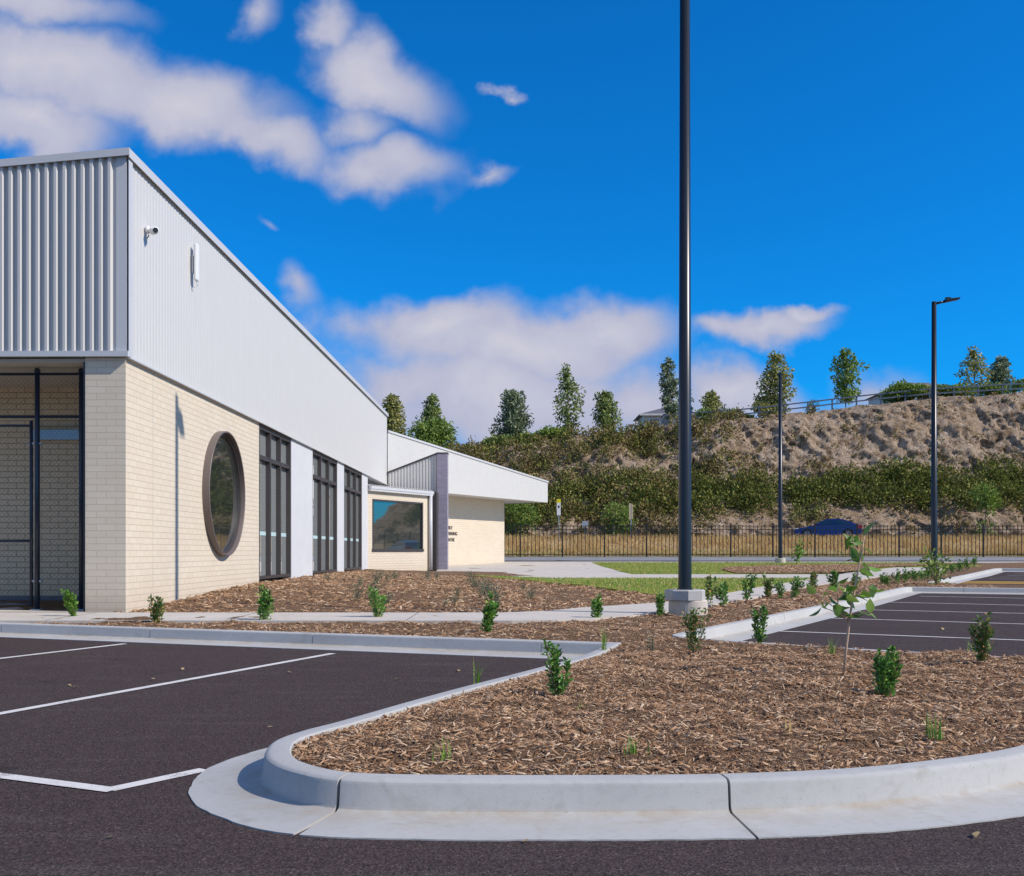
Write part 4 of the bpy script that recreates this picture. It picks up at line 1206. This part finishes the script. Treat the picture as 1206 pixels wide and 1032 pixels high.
for k in range(3400):
    X = rg.uniform(-16, 80); s = rg.uniform(.0, 1.0)
    right = min(1, max(0, (X - 15 + 12 * max(0, .55 - s)) / 8.0))
    band = math.exp(-((s - .345 + .10 * nz(X, 0, 0, .14)) / (.15 + .05 * nz(X, 3, 0, .3))) ** 2)
    left = 1 - right
    hole = nz(X, s * 18, 4, .2)
    d = max(band * 1.2, left * (1.0 if hole > -.2 else .36), .03 + .05 * (hole > .2))
    if X > 54: d *= .6
    if rg.uniform() > d: continue
    Y, z = cliff(X, s); r = rg.uniform(.5, 1.05) * (1.15 if band > .5 else .8)
    q = ((X, Y - .25, z + r * .25), r, r * rg.uniform(.8, 1.15))
    if band > .3 and rg.uniform() < .45 + .5 * right: sg.append(q)
    elif rg.uniform() < .30 and left > .5: sg.append(q)
    else: sb.append(q)
st_ = []
for k in range(700):
    X = rg.uniform(2, 56); s = rg.uniform(.0, 1.0)
    if nz(X, s * 12, 9, .35) + rg.uniform(-.3, .3) < .06: continue
    Y, z = cliff(X, s); r = rg.uniform(.16, .42); st_.append(((X, Y - .06, z + r * .2), r, r * .8))
V, Fc = bush_cloud(st_, .17, rg, 330); tag(np_mesh('dry_tussocks', V, Fc, M['scrub_brown']), kind='stuff')
V, Fc = bush_cloud(sg, .25, rg, 150); tag(np_mesh('hillside_shrubs', V, Fc, M['scrub_green']), kind='stuff')
V, Fc = bush_cloud(sb, .23, rg, 130); tag(np_mesh('dry_scrub', V, Fc, M['scrub_brown']), kind='stuff')
# brighter bushes at the foot of the slope
for i, (px, py, Y, r, lab) in enumerate([(1160, 590, 80.6, 1.1, 'bright green bush low on the cliff at far right'), (722, 603, 80.4, .9, 'small bright green bush at the foot of the scrubby slope'), (607, 600, 80.3, 1.2, 'green bush on the slope foot just right of the building end')]):
    X, _, z = ap(px, py, Y)
    t = tag(empty('bush', (X, Y, 2.1)), lab, 'bush', 'green bushes at the slope foot')
    rgb = np.random.default_rng(200 + i)
    V, Fc = bush_cloud([((rgb.normal(0, .5), rgb.normal(0, .3), z - 2.1 + rgb.normal(0, .4)), r * rgb.uniform(.6, .9), r * .9) for _ in range(5)] + [((0, 0, .6), r * .7, .8)], .22, rgb, 260)
    np_mesh('foliage', V, Fc, M['leaf_green'], t)
    MB().tube([(0, 0, -.1), (.1, 0, z - 2.1)], [.08, .03], 6).build('stem', M['bark'], t)

# guard rail on the crest
gr = tag(empty('guard_rail', (0, 0, 0)), 'blue grey post and rail fence along the crest of the cliff', 'fence')
GY = 98.5; px_ = np.arange(14.5, 56, 2.35)
def gz(X): return interp(X, CT) + .12
for X in px_:
    MB().box(X - .06, X + .06, GY - .06, GY + .06, gz(X) - .3, gz(X) + 1.12).build('post', M['rail'], gr)
for dz in (1.02, .55):
    mb = MB()
    for a, b in zip(px_, px_[1:]):
        mb.add([(a, GY - .09, gz(a) + dz), (b, GY - .09, gz(b) + dz), (b, GY - .09, gz(b) + dz + .13), (a, GY - .09, gz(a) + dz + .13),
                (a, GY - .065, gz(a) + dz), (b, GY - .065, gz(b) + dz), (b, GY - .065, gz(b) + dz + .13), (a, GY - .065, gz(a) + dz + .13)],
               [(0, 1, 2, 3), (4, 7, 6, 5), (0, 4, 5, 1), (3, 2, 6, 7)])
    mb.build('rail', M['rail'], gr)

# ------------------------------------------------------------------ trees on the crest
def tree(px, ytop, ybase, wpx, Y, seed, label, leaf='leaf_euc', dens=1.0, form='slim', base_z=None, name='gum_tree'):
    s = Y / F; X = (px - HX) * s; zt = H + (HY - ytop) * s
    zg = interp(X, CT) + .4 if base_z is None else base_z
    zlow = H + (HY - ybase) * s
    h = zt - zg; w = wpx * s; rg = np.random.default_rng(seed)
    t = tag(empty(name, (X, Y, zg)), label, 'tree', 'trees along the crest of the slope')
    tr = MB(); hub = zlow - zg
    lean = rg.normal(0, .03, 2) * h
    def axis(q): return np.array((lean[0] * q + .1 * math.sin(q * 5 + seed), lean[1] * q, h * q * .97))
    tr.tube([tuple(axis(q) - (np.array((0, 0, .4)) if q == 0 else 0)) for q in np.linspace(0, 1, 8)], [.13 * (h / 7) * (1 - .85 * q) + .012 for q in np.linspace(0, 1, 8)], 7)
    Cs = []; specs = []
    nl = 20 if form == 'slim' else 24
    for k in range(nl):
        q = lerp(max(.12, min(.5, hub / h)), .97, (k + rg.uniform(0, .8)) / nl)
        f = (q - .1) / .9
        prof = (math.sin(PI * min(1, max(.03, f)) ** .8) ** .7) if form == 'slim' else (math.sin(PI * min(1, max(.05, f)) ** .65) ** .6)
        a = k * 2.4 + rg.uniform(-.5, .5); rad = w * .5 * prof * rg.uniform(.35, .95)
        p0 = axis(q - .06); p1 = axis(q) + np.array((math.cos(a) * rad, math.sin(a) * rad, rg.uniform(-.02, .06) * h))
        tr.tube([tuple(p0), tuple((p0 + p1) / 2 + np.array((0, 0, .03 * h))), tuple(p1)], [.035 * h / 7, .022 * h / 7, .01], 4)
        rr_ = w * rg.uniform(.10, .23) * (.55 + .6 * prof)
        specs.append((p1, rr_, rr_ * rg.uniform(.7, 1.2)))
        if rg.uniform() < .6: specs.append(((p0 + p1) / 2, rr_ * .75, rr_ * .8))
    specs.append((axis(1.0), w * .12, h * .045))
    Vs = []; Fs = []; off = 0
    for (c, r, hg) in specs:
        n = int(92 * dens * (0.35 + r))
        d = unit(rg.normal(size=(n, 3))); rad = rg.uniform(.1, 1.1, n) ** .55
        P = np.array(c) + d * rad[:, None] * np.array((r, r, hg))
        L = .29 * rg.uniform(.7, 1.4, n)
        D = d * .6 + rg.normal(size=(n, 3)) * .6 + np.array((0, 0, -.35))
        V, Fc = leaf_arrays(P, D, L, L * .5, rg); Vs.append(V); Fs.append(Fc + off); off += len(V)
    tr.build('trunk', M['bark'], t, True)
    np_mesh('crown', np.concatenate(Vs), np.concatenate(Fs), M[leaf], t)
    return t
tree(462, 466, 520, 42, 100, 1, 'rounded olive gum tree just above the roof step of the building', 'leaf_euc2', 1.1, 'round', 9.3)
tree(508, 466, 505, 34, 101, 2, 'pointed gum tree behind the lower white roof', 'leaf_euc', .9, 'slim', 9.4)
tree(507, 496, 535, 70, 99, 3, 'broad bright green tree spreading behind the lower white roof', 'leaf_green', 1.2, 'round', 9.3, name='broad_tree')
tree(604, 461, 520, 44, 101, 4, 'dark leaning gum tree, first to the right of the roof end on the crest', 'leaf_euc3', 1.3, 'round')
tree(669, 431, 508, 38, 101, 5, 'tallest narrow gum tree on the crest left of the near light pole', 'leaf_euc', .75, 'slim')
tree(713, 462, 508, 34, 100, 6, 'short conical gum tree between the tallest gum and the house', 'leaf_euc', 1.1, 'slim')
tree(788, 422, 498, 28, 102, 7, 'slender gum tree partly hidden by the near light pole', 'leaf_euc3', .9, 'slim')
tree(809, 456, 496, 20, 103, 8, 'thin sparse tree just right of the near light pole', 'leaf_euc3', .6, 'slim')
tree(838, 463, 494, 34, 102, 9, 'low wispy tree on the crest right of the near light pole', 'leaf_euc2', .6, 'round')
tree(914, 419, 486, 46, 101, 10, 'broad olive gum tree behind the far light pole', 'leaf_euc2', 1.1, 'slim')
tree(997, 412, 474, 42, 102, 11, 'tall airy green gum tree behind the crest rail', 'leaf_green', .8, 'slim')
tree(1147, 410, 462, 36, 102, 12, 'airy pale gum tree at right, left of the greyer one', 'leaf_euc2', .55, 'slim')
tree(1175, 422, 462, 32, 104, 13, 'grey green gum tree at right beside the airy pale one', 'leaf_euc3', .8, 'round')
def crest_bush(px, ytop, ybase, wpx, Y, seed, label, leaf):
    s = Y / F; X = (px - HX) * s; zg = interp(X, CT) + .1; rg = np.random.default_rng(seed)
    t = tag(empty('bush', (X, Y, zg)), label, 'bush', 'bushes on the crest of the slope'); w = wpx * s; h = H + (HY - ytop) * s - zg
    sp = [((rg.uniform(-.4, .4) * w, rg.uniform(-.3, .3) * w * .6, h * rg.uniform(.25, .72)), w * rg.uniform(.16, .26), h * rg.uniform(.2, .32)) for _ in range(9)]
    V, Fc = bush_cloud(sp, .25, rg, 330); np_mesh('foliage', V, Fc, M[leaf], t)
    mb = MB()
    for k in range(4): mb.tube([(0, 0, -.3), (rg.uniform(-.3, .3) * w, 0, h * .6)], [.06, .02], 5)
    mb.build('stems', M['bark'], t)
crest_bush(1056, 446, 470, 56, 100, 1, 'yellow green bush behind the crest rail, left of the right light pole', 'leaf_green')
crest_bush(1090, 452, 470, 40, 100, 2, 'olive bush directly behind the right light pole on the crest', 'leaf_euc2')
crest_bush(1122, 452, 468, 44, 100, 3, 'green bush right of the right light pole on the crest', 'leaf_green')
crest_bush(1165, 452, 466, 36, 99.5, 4, 'small green bush in front of the two right gum trees', 'leaf_green')
crest_bush(643, 503, 520, 54, 99.5, 5, 'low yellow green bush below the tallest gum tree', 'leaf_green')
crest_bush(620, 508, 525, 40, 99.5, 6, 'low green bush below the dark leaning gum tree', 'leaf_green')
crest_bush(585, 512, 530, 40, 99.5, 7, 'low dark bush on the crest where the roof end meets the slope', 'leaf_euc')
crest_bush(957, 470, 486, 14, 99.5, 8, 'tiny pale bush against the crest rail', 'leaf_euc3')
crest_bush(905, 474, 492, 40, 99.5, 9, 'green bush at the foot of the broad olive gum tree', 'leaf_euc2')
crest_bush(845, 482, 498, 50, 99.5, 10, 'dark scrubby bush on the crest right of the near light pole', 'leaf_euc')
crest_bush(875, 488, 500, 22, 99.5, 11, 'small dark bush left of the broad olive gum tree', 'leaf_euc')
crest_bush(1199, 446, 460, 26, 100, 12, 'green bush at the right edge of the crest', 'leaf_green')

# ------------------------------------------------------------------ far houses
def house(px, Y, w, d, zeave, hroof, label, rz=0.):
    s = Y / F; X = (px - HX) * s; zg = interp(X, CT) - .5
    t = tag(empty('house', (X, Y, zg), rz), label, 'house', 'houses beyond the crest')
    ze = zeave - zg
    MB().box(-w / 2, w / 2, -d / 2, d / 2, 0, ze).build('wall', M['house_wall'], t)
    o = .6; hw, hd = w / 2 + o, d / 2 + o; rg_ = w / 2 - d / 2 + .3
    MB().add([(-hw, -hd, ze - .02), (hw, -hd, ze - .02), (hw, hd, ze - .02), (-hw, hd, ze - .02), (-rg_, 0, ze + hroof), (rg_, 0, ze + hroof)], [(0, 1, 5, 4), (1, 2, 5), (2, 3, 4, 5), (3, 0, 4), (0, 3, 2, 1)]).build('roof', M['roof_tile'], t)
    MB().box(-hw, hw, -hd - .03, -hd - .002, ze - .2, ze + .02).build('gutter', M['house_wall'], t)
    for xx in (-w * .3, -w * .08, w * .2):
        wn = MB().box(xx - .65, xx + .65, -d / 2 - .04, -d / 2 - .002, ze - 1.7, ze - .5).build('window', M['white'], t)
        MB().box(xx - .57, xx + .57, -d / 2 - .06, -d / 2 - .041, ze - 1.62, ze - .58).build('pane', M['carglass'], wn)
ev = lambda y, Y: H + (HY - y) * Y / F
house(785, 128, 6.5, 6, ev(492, 128), 1.2, 'pale house with a dark hipped roof behind the near light pole')
house(1078, 150, 11, 8, ev(466, 150), 1.9, 'dark roofed house behind the yellow green bushes')
house(553, 140, 9, 7, ev(533, 140), 1.2, 'low dark roofed house between the roof end and the crest trees')

# ------------------------------------------------------------------ street signs beyond the fence
def street_sign(px, ytop, ybot, wpx, Y, label, style):
    s = Y / F; X = (px - HX) * s; z0 = bank_z(X, Y); za = H + (HY - ybot) * s; zt = H + (HY - ytop) * s; w = wpx * s
    t = tag(empty('street_sign', (X, Y, z0)), label, 'sign', 'street signs on the bank')
    MB().tube([(0, 0, -.2), (0, 0, zt - z0 - .02)], .035, 8).build('post', M['steel'], t)
    if style == 'yellow':
        h = zt - za; MB().cbox(-w / 2, w / 2, -.065, -.045, za - z0, za - z0 + h * .76, .004).build('panel', M['white'], t)
        MB().cbox(-w / 2, w / 2, -.065, -.045, za - z0 + h * .765, zt - z0, .004).build('top_panel', M['sign_yellow'], t)
        MB().box(-w * .22, w * .22, -.069, -.0655, za - z0 + h * .45, za - z0 + h * .60).build('symbol', M['dark'], t)
    elif style == 'tan':
        MB().cbox(-w / 2, -.02, -.065, -.045, za - z0, zt - z0, .004).build('panel', M['sign_tan'], t); MB().cbox(.03, w / 2, -.05, -.03, za - z0 + .05, zt - z0 - .05, .004).build('panel', M['sign_tan'], t)
    else:
        MB().cbox(-w / 2, w / 2, -.06, -.04, za - z0, zt - z0, .01).build('panel', M['steel'], t)
street_sign(658, 588, 607, 4.5, 72.5, 'narrow white street sign with a yellow top behind the picket fence', 'yellow')
street_sign(743, 593, 612, 4.5, 73, 'narrow tan street sign seen nearly edge on behind the picket fence', 'tan')
street_sign(689, 614, 621, 7, 72.5, 'small grey plate on a low post between the two street signs', 'plate')

# ------------------------------------------------------------------ blue car
def car(X, Y, z, rz, label, paint, L=4.85):
    t = tag(empty('parked_car', (X, Y, z), rz), label, 'car')
    # local: front at -x; side profile (x, z)
    low = [(-2.40, .32), (-2.42, .52), (-2.34, .66), (-2.0, .76), (-1.15, .90), (-.6, .95), (.9, .97), (1.75, 1.00), (2.25, .98), (2.38, .86), (2.41, .6), (2.34, .34), (1.95, .24), (-2.0, .22)]
    cab = [(-1.12, .90), (-.42, 1.28), (-.05, 1.40), (.55, 1.445), (1.05, 1.40), (1.45, 1.26), (2.02, .985)]
    W = .91
    bm = bmesh.new()
    def section(poly, y, sc):
        cx = sum(p[0] for p in poly) / len(poly); return [bm.verts.new((cx + (a - cx) * sc, y, b if b > .5 else b)) for a, b in poly]
    ys = [(-W, .965), (-W * .93, .99), (-W * .6, 1.0), (W * .6, 1.0), (W * .93, .99), (W, .965)]
    secs = [section(low, y, s) for y, s in ys]
    for a, b in zip(secs, secs[1:]):
        for i in range(len(a)): bm.faces.new((a[i], a[(i + 1) % len(a)], b[(i + 1) % len(b)], b[i]))
    bm.faces.new(secs[0][::-1]); bm.faces.new(secs[-1])
    # roof shell
    def csec(y, k): return [bm.verts.new((a, y * lerp(.93, .80, max(0, b - .9) / .55), b)) for a, b in cab]
    r0, r1 = csec(-W * .97, 0), csec(W * .97, 0)
    for i in range(len(cab) - 1): bm.faces.new((r0[i], r1[i], r1[i + 1], r0[i + 1]))
    bm.faces.new(r0); bm.faces.new(r1[::-1])
    body = MB().bm(bm).build('body', paint, t)
    def wz(y, b): return y * lerp(.93, .80, max(0, b - .9) / .55)
    g = MB()
    for sg_ in (-1, 1):
        for poly in ([(-.90, .99), (-.38, 1.27), (.0, 1.365), (.40, 1.395), (.40, .99)], [(.47, .99), (.47, 1.395), (.98, 1.365), (1.36, 1.245), (1.72, 1.01)]):
            yy = sg_ * (W * .97 + .016)
            g.add([(a, wz(yy, b) + sg_ * .012, b) for a, b in poly], [tuple(range(len(poly)))])
    # windscreen and rear window
    for (a, b) in (((-1.02, .955), (-.46, 1.262)), ((1.50, 1.245), (1.95, 1.02))):
        n_ = .012
        g.add([(a[0] , -wz(W * .88, a[1]), a[1] + n_), (b[0], -wz(W * .88, b[1]), b[1] + n_), (b[0], wz(W * .88, b[1]), b[1] + n_), (a[0], wz(W * .88, a[1]), a[1] + n_)], [(0, 1, 2, 3)])
    g.build('windows', M['carglass'], t)
    for xx in (-1.48, 1.42):
        for sg_ in (-1, 1):
            wv = MB().lathe([(.0, -.11), (.30, -.11), (.335, -.08), (.335, .08), (.30, .11), (.0, .11)], 24, (xx, sg_ * .83, .335), 'y').build('wheel', M['tyre'], t, False)
            MB().lathe([(.0, -.02), (.06, -.03), (.20, .0), (.225, .0), (.23, -.03)], 20, (xx, sg_ * .945, .335), 'y').build('rim', M['rim'], wv)
            MB().lathe([(.37, .0), (.34, .012), (.33, -.05)], 24, (xx, sg_ * .925, .335), 'y').build('arch', M['dark'], t)
    for sg_ in (-1, 1):
        MB().cbox(2.02, 2.42, sg_ * .66 - .27, sg_ * .66 + .27, .70, .95, .03).build('tail_light', M['red'], t)
        MB().cbox(-2.38, -2.05, sg_ * .66 - .2, sg_ * .66 + .2, .60, .74, .03).build('headlight', M['white'], t)
        MB().cbox(-.75, -.58, sg_ * .98 - .09, sg_ * .98 + .09, .98, 1.10, .03).build('mirror', paint, t)
    MB().box(2.405, 2.42, -.26, .26, .60, .71).build('number_plate', M['white'], t)
    return t
CX, CY, CZ = ap(974, 631.5, 76)
car(CX, CY, 2.09, R(-13), 'dark blue saloon car on the road behind the picket fence', M['carpaint'])

car(36.5, 62.3, zr(62.3), R(184), 'silver grey saloon car on the grey road beyond the right edge of the photo', M['carsilver'])
# ------------------------------------------------------------------ camera
cam = bpy.data.cameras.new('camera'); co = bpy.data.objects.new('camera', cam); COL.objects.link(co)
co.location = (0, 0, H); co.rotation_euler = (R(90), 0, 0)
cam.sensor_width = 36; cam.lens = 36 * F / 1206; cam.shift_y = (HY - 516) / 1206
cam.clip_start = .1; cam.clip_end = 6000
scene.camera = co

# ------------------------------------------------------------------ light
SUN_AZ = math.atan2(.948, -.318)      # clockwise from +Y
SUN_EL = R(39)
sd = Vector((math.sin(SUN_AZ) * math.cos(SUN_EL), math.cos(SUN_AZ) * math.cos(SUN_EL), math.sin(SUN_EL)))
sun = bpy.data.lights.new('sun', 'SUN'); so = bpy.data.objects.new('sun', sun); COL.objects.link(so)
sun.energy = 4.2; sun.angle = R(.53); sun.color = (1, .925, .83)
so.rotation_euler = sd.to_track_quat('Z', 'Y').to_euler()

world = bpy.data.worlds.new('World'); scene.world = world; world.use_nodes = True
t = NT('', world)
sky = t.n('ShaderNodeTexSky', sky_type='NISHITA', sun_disc=False, sun_elevation=SUN_EL, sun_rotation=SUN_AZ, air_density=1.0, dust_density=.25, ozone_density=2.2, altitude=100.)
dirv = t.n('ShaderNodeTexCoord').outputs['Generated']
sx = t.n('ShaderNodeSeparateXYZ'); t.l(dirv, sx.inputs[0])
dy = t.math('MAXIMUM', t.math('ABSOLUTE', sx.outputs[1]), .12)
gx_ = t.math('DIVIDE', sx.outputs[0], dy); gz_ = t.math('DIVIDE', sx.outputs[2], dy)
cv = t.n('ShaderNodeCombineXYZ'); t.l(gx_, cv.inputs[0]); t.l(gz_, cv.inputs[1]); t.l(sx.outputs[1], cv.inputs[2])
# cloud domain, billowed by noise
flat = t.n('ShaderNodeCombineXYZ'); t.l(gx_, flat.inputs[0]); t.l(gz_, flat.inputs[1])
nzv = t.n('ShaderNodeTexNoise', inp={'Scale': 6.5, 'Detail': 7., 'Roughness': .52}); t.l(cv.outputs[0], nzv.inputs['Vector'])
ctr = t.n('ShaderNodeVectorMath', operation='SUBTRACT', inp={1: (.5, .5, .5)}); t.l(nzv.outputs['Color'], ctr.inputs[0])
scv = t.n('ShaderNodeVectorMath', operation='SCALE', inp={'Scale': .13}); t.l(ctr.outputs[0], scv.inputs[0])
wrp = t.n('ShaderNodeVectorMath', operation='ADD'); t.l(flat.outputs[0], wrp.inputs[0]); t.l(scv.outputs[0], wrp.inputs[1])
def blob(px, py, rx, ry, rot=0, amp=1.0):
    mp = t.n('ShaderNodeMapping', vector_type='TEXTURE', inp={'Location': ((px - HX) / F, (HY - py) / F, 0), 'Rotation': (0, 0, R(rot)), 'Scale': (rx / F, ry / F, 1)})
    t.l(wrp.outputs[0], mp.inputs[0])
    ln = t.n('ShaderNodeVectorMath', operation='MULTIPLY', inp={1: (1, 1, 0)}); t.l(mp.outputs[0], ln.inputs[0])
    l2 = t.n('ShaderNodeVectorMath', operation='LENGTH'); t.l(ln.outputs[0], l2.inputs[0])
    return t.math('MULTIPLY', t.math('SUBTRACT', 1.25, l2.outputs['Value'], clamp=False), amp)
BL = [(60, 92, 200, 70, -6), (215, 112, 165, 62, -14), (320, 158, 100, 44, -26), (30, 155, 130, 42, 0), (50, 12, 130, 36, 0, .8), (295, 12, 36, 30, 0, .6),
      (455, 92, 104, 50, -18), (385, 42, 48, 32, -35, .8), (470, 192, 92, 46, 5, .9), (572, 192, 44, 18, 5, .62), (595, 105, 15, 9, -20, .6), (425, 145, 70, 45, 0, .7),
      (600, 402, 235, 66, 0), (505, 380, 140, 44, 8, .95), (700, 388, 130, 50, -6), (590, 480, 280, 90, 0, .95), (345, 350, 46, 26, -20, .55), (305, 270, 22, 10, -20, .45),
      (905, 386, 112, 26, 9, .95), (965, 366, 50, 16, 6, .9), (845, 395, 55, 24, 0, .85), (862, 458, 95, 46, 0, .95), (1030, 460, 85, 36, 0, .65), (935, 470, 90, 32, 0, .6), (720, 480, 140, 60, 0, .85), (470, 460, 130, 60, 0, .85)]
acc = None
for b in BL:
    v = blob(*b); acc = v if acc is None else t.n('ShaderNodeMath', operation='SMOOTH_MAX', inp={0: acc, 1: v, 2: .12}).outputs[0]
fine = t.noise(cv.outputs[0], 13, 7, .54)
dens = t.math('ADD', acc, t.math('MULTIPLY', t.math('SUBTRACT', fine, .5), .70))
front = t.math('GREATER_THAN', sx.outputs[1], .12)
dens = t.math('MULTIPLY', dens, front)
# scattered clouds over the rest of the sky
rest = t.noise(dirv, 2.6, 7, .58)
rest = t.math('MULTIPLY', t.math('MULTIPLY', t.math('SUBTRACT', rest, .45), 6.0), t.math('SUBTRACT', 1.0, front))
dens = t.math('MAXIMUM', dens, rest)
mask = t.n('ShaderNodeMapRange', interpolation_type='SMOOTHSTEP', inp={'From Min': .14, 'From Max': .80, 'To Min': 0., 'To Max': .97}); t.l(dens, mask.inputs[0])
up = t.n('ShaderNodeMapRange', inp={'From Min': -.02, 'From Max': .0}); t.l(sx.outputs[2], up.inputs[0])
mfac = t.math('MULTIPLY', mask.outputs[0], up.outputs[0])
body = t.ramp(t.math('ADD', t.math('MULTIPLY', dens, .55), t.math('MULTIPLY', fine, .35)), [(.25, (2.9, 3.6, 5.6)), (.55, (4.4, 4.55, 5.9)), (.9, (5.9, 5.75, 6.5))])
skc = t.n('ShaderNodeHueSaturation', inp={'Saturation': 1.0, 'Value': 1.0}); t.l(sky.outputs[0], skc.inputs['Color'])
tint = t.mix(1.0, skc.outputs[0], (.03, .79, 1.55), 'MULTIPLY')
cloud_gain = t.math('MULTIPLY_ADD', t.math('SUBTRACT', 1.0, front), .0, 1.0)   # gain for clouds outside the front view, left neutral
bl = t.n('ShaderNodeVectorMath', operation='SCALE'); t.l(body, bl.inputs[0]); t.l(cloud_gain, bl.inputs['Scale'])
colr = t.mix(mfac, tint, bl.outputs[0])
bg = t.n('ShaderNodeBackground', inp={'Strength': .1}); t.l(colr, bg.inputs[0])
wo = t.n('ShaderNodeOutputWorld'); t.l(bg.outputs[0], wo.inputs[0])

scene.view_settings.view_transform = 'Standard'; scene.view_settings.look = 'None'
scene.view_settings.exposure = 0.10; scene.view_settings.gamma = 1.0
try: scene.view_settings.use_curve_mapping = False
except Exception: pass
